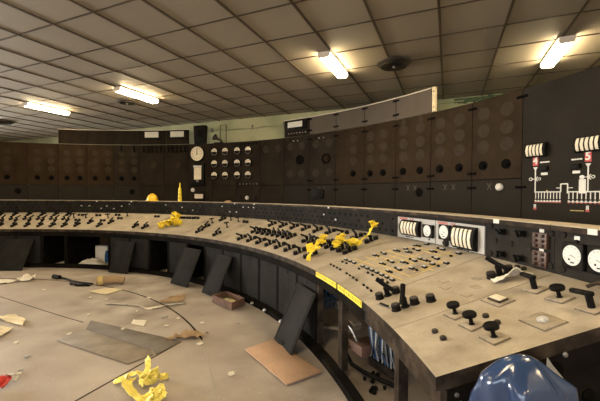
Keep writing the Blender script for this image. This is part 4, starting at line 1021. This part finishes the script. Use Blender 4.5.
mb = MB(); mb.tube([ip(79.9,6.62,.05), ip(79.8,6.60,.2), ip(79.6,6.58,.27), ip(79.4,6.58,.22)], .05, 8)
tag(mb.build('blue_jug', 'bluenet'), 'small dark blue container in front of the pale cartons', 'container')

# ------------------------------------------------------------------ plastic sheeting at the near end
def cover(cx, cy, levels, seed, amp, folds):
    rnd = random.Random(seed); n = 40; ph = [rnd.uniform(0,6.28) for _ in range(6)]
    mb = MB(); vs = []; fs = []
    for z, rx, ry, ox, oy in levels:
        for i in range(n):
            a = 2*math.pi*i/n
            k = 1 + amp*(math.sin(folds*a+ph[0]+z*5) + .6*math.sin((folds+3)*a+ph[1]-z*7) + .5*math.sin(2*a+ph[2]+z*9))
            c, s = math.cos(a), math.sin(a)
            vs.append(V(cx+ox+rx*k*math.copysign(abs(c)**.75, c), cy+oy+ry*k*math.copysign(abs(s)**.75, s), z + .35*amp*math.sin(3*a+ph[3])*rx))
    L = len(levels)
    for j in range(L-1):
        for i in range(n): fs.append((j*n+i, j*n+(i+1)%n, (j+1)*n+(i+1)%n, (j+1)*n+i))
    fs.append(tuple(range(n))); fs.append(tuple((L-1)*n+i for i in range(n-1,-1,-1)))
    mb.add(vs, fs); return mb
bs = MB(); NU, NV = 96, 54
vs = [V(.785, 1.19, -.556)]; fs = []
for j in range(1, NV+1):
    d = (j/NV)**1.5
    for i in range(NU):
        a = 2*math.pi*i/NU; c, q = math.cos(a), math.sin(a)
        r = .112*min(1, d*11)**.5 + .20*d
        rx = r*(1.02 if c > 0 else .98); ry = r*.62
        tri = lambda t: 2*abs((t/(2*math.pi)) % 1 - .5)
        k = .42*(tri(4*a + 3.0*d + .8) - .5)*min(1, d*9+.15) + .26*(tri(7*a - 7*d + 2) - .5)*min(1, d*6) + .16*(tri(3*a + 26*d) - .5)*min(1, d*6)
        k *= .85
        z = -.556 - 1.036*d**1.05 - .02*(c > 0)*abs(c)*min(1, d*20) + .02*(tri(5*a+9*d)-.5)*min(1, d*10)
        vs.append(V(.785 + .07*d + rx*(1+k)*math.copysign(abs(c)**.8, c), 1.19 + ry*(1+k)*math.copysign(abs(q)**.8, q), max(z, FL+.004)))
for i in range(NU): fs.append((0, 1+i, 1+(i+1)%NU))
for j in range(NV-1):
    for i in range(NU): fs.append((1+j*NU+i, 1+(j+1)*NU+i, 1+(j+1)*NU+(i+1)%NU, 1+j*NU+(i+1)%NU))
fs.append(tuple(1+(NV-1)*NU+i for i in range(NU))); bs.add(vs, fs)
tag(bs.build('blue_sheeting', 'bluesheet', smooth=True), 'glossy blue plastic sheeting draped in a rounded hump before the console end', 'plastic sheet')
mb = MB(); rnd = random.Random(8)
offs = [[rnd.uniform(-.012,.012) for _ in range(13)] for _ in range(13)]
def f(u, v):
    x = 1.01 + .34*u + .05*v*u; ztop = -.655 - .55*u**1.1; z = ztop + (FL+.01-ztop)*v
    return V(x, 1.385 - .03*math.sin(3*u+2*v) - .03*v + offs[int(round(u*12))][int(round(v*12))], z)
mb.sheet(f, 12, 12, .003); tag(mb.build('clear_sheeting', 'clearsheet'), 'clear plastic sheeting sloping down behind the right side of the blue plastic', 'plastic sheet')

sc = bpy.context.scene
sc.view_settings.view_transform = 'Standard'; sc.view_settings.look = 'None'; sc.view_settings.gamma = 1; sc.view_settings.exposure = 0.70
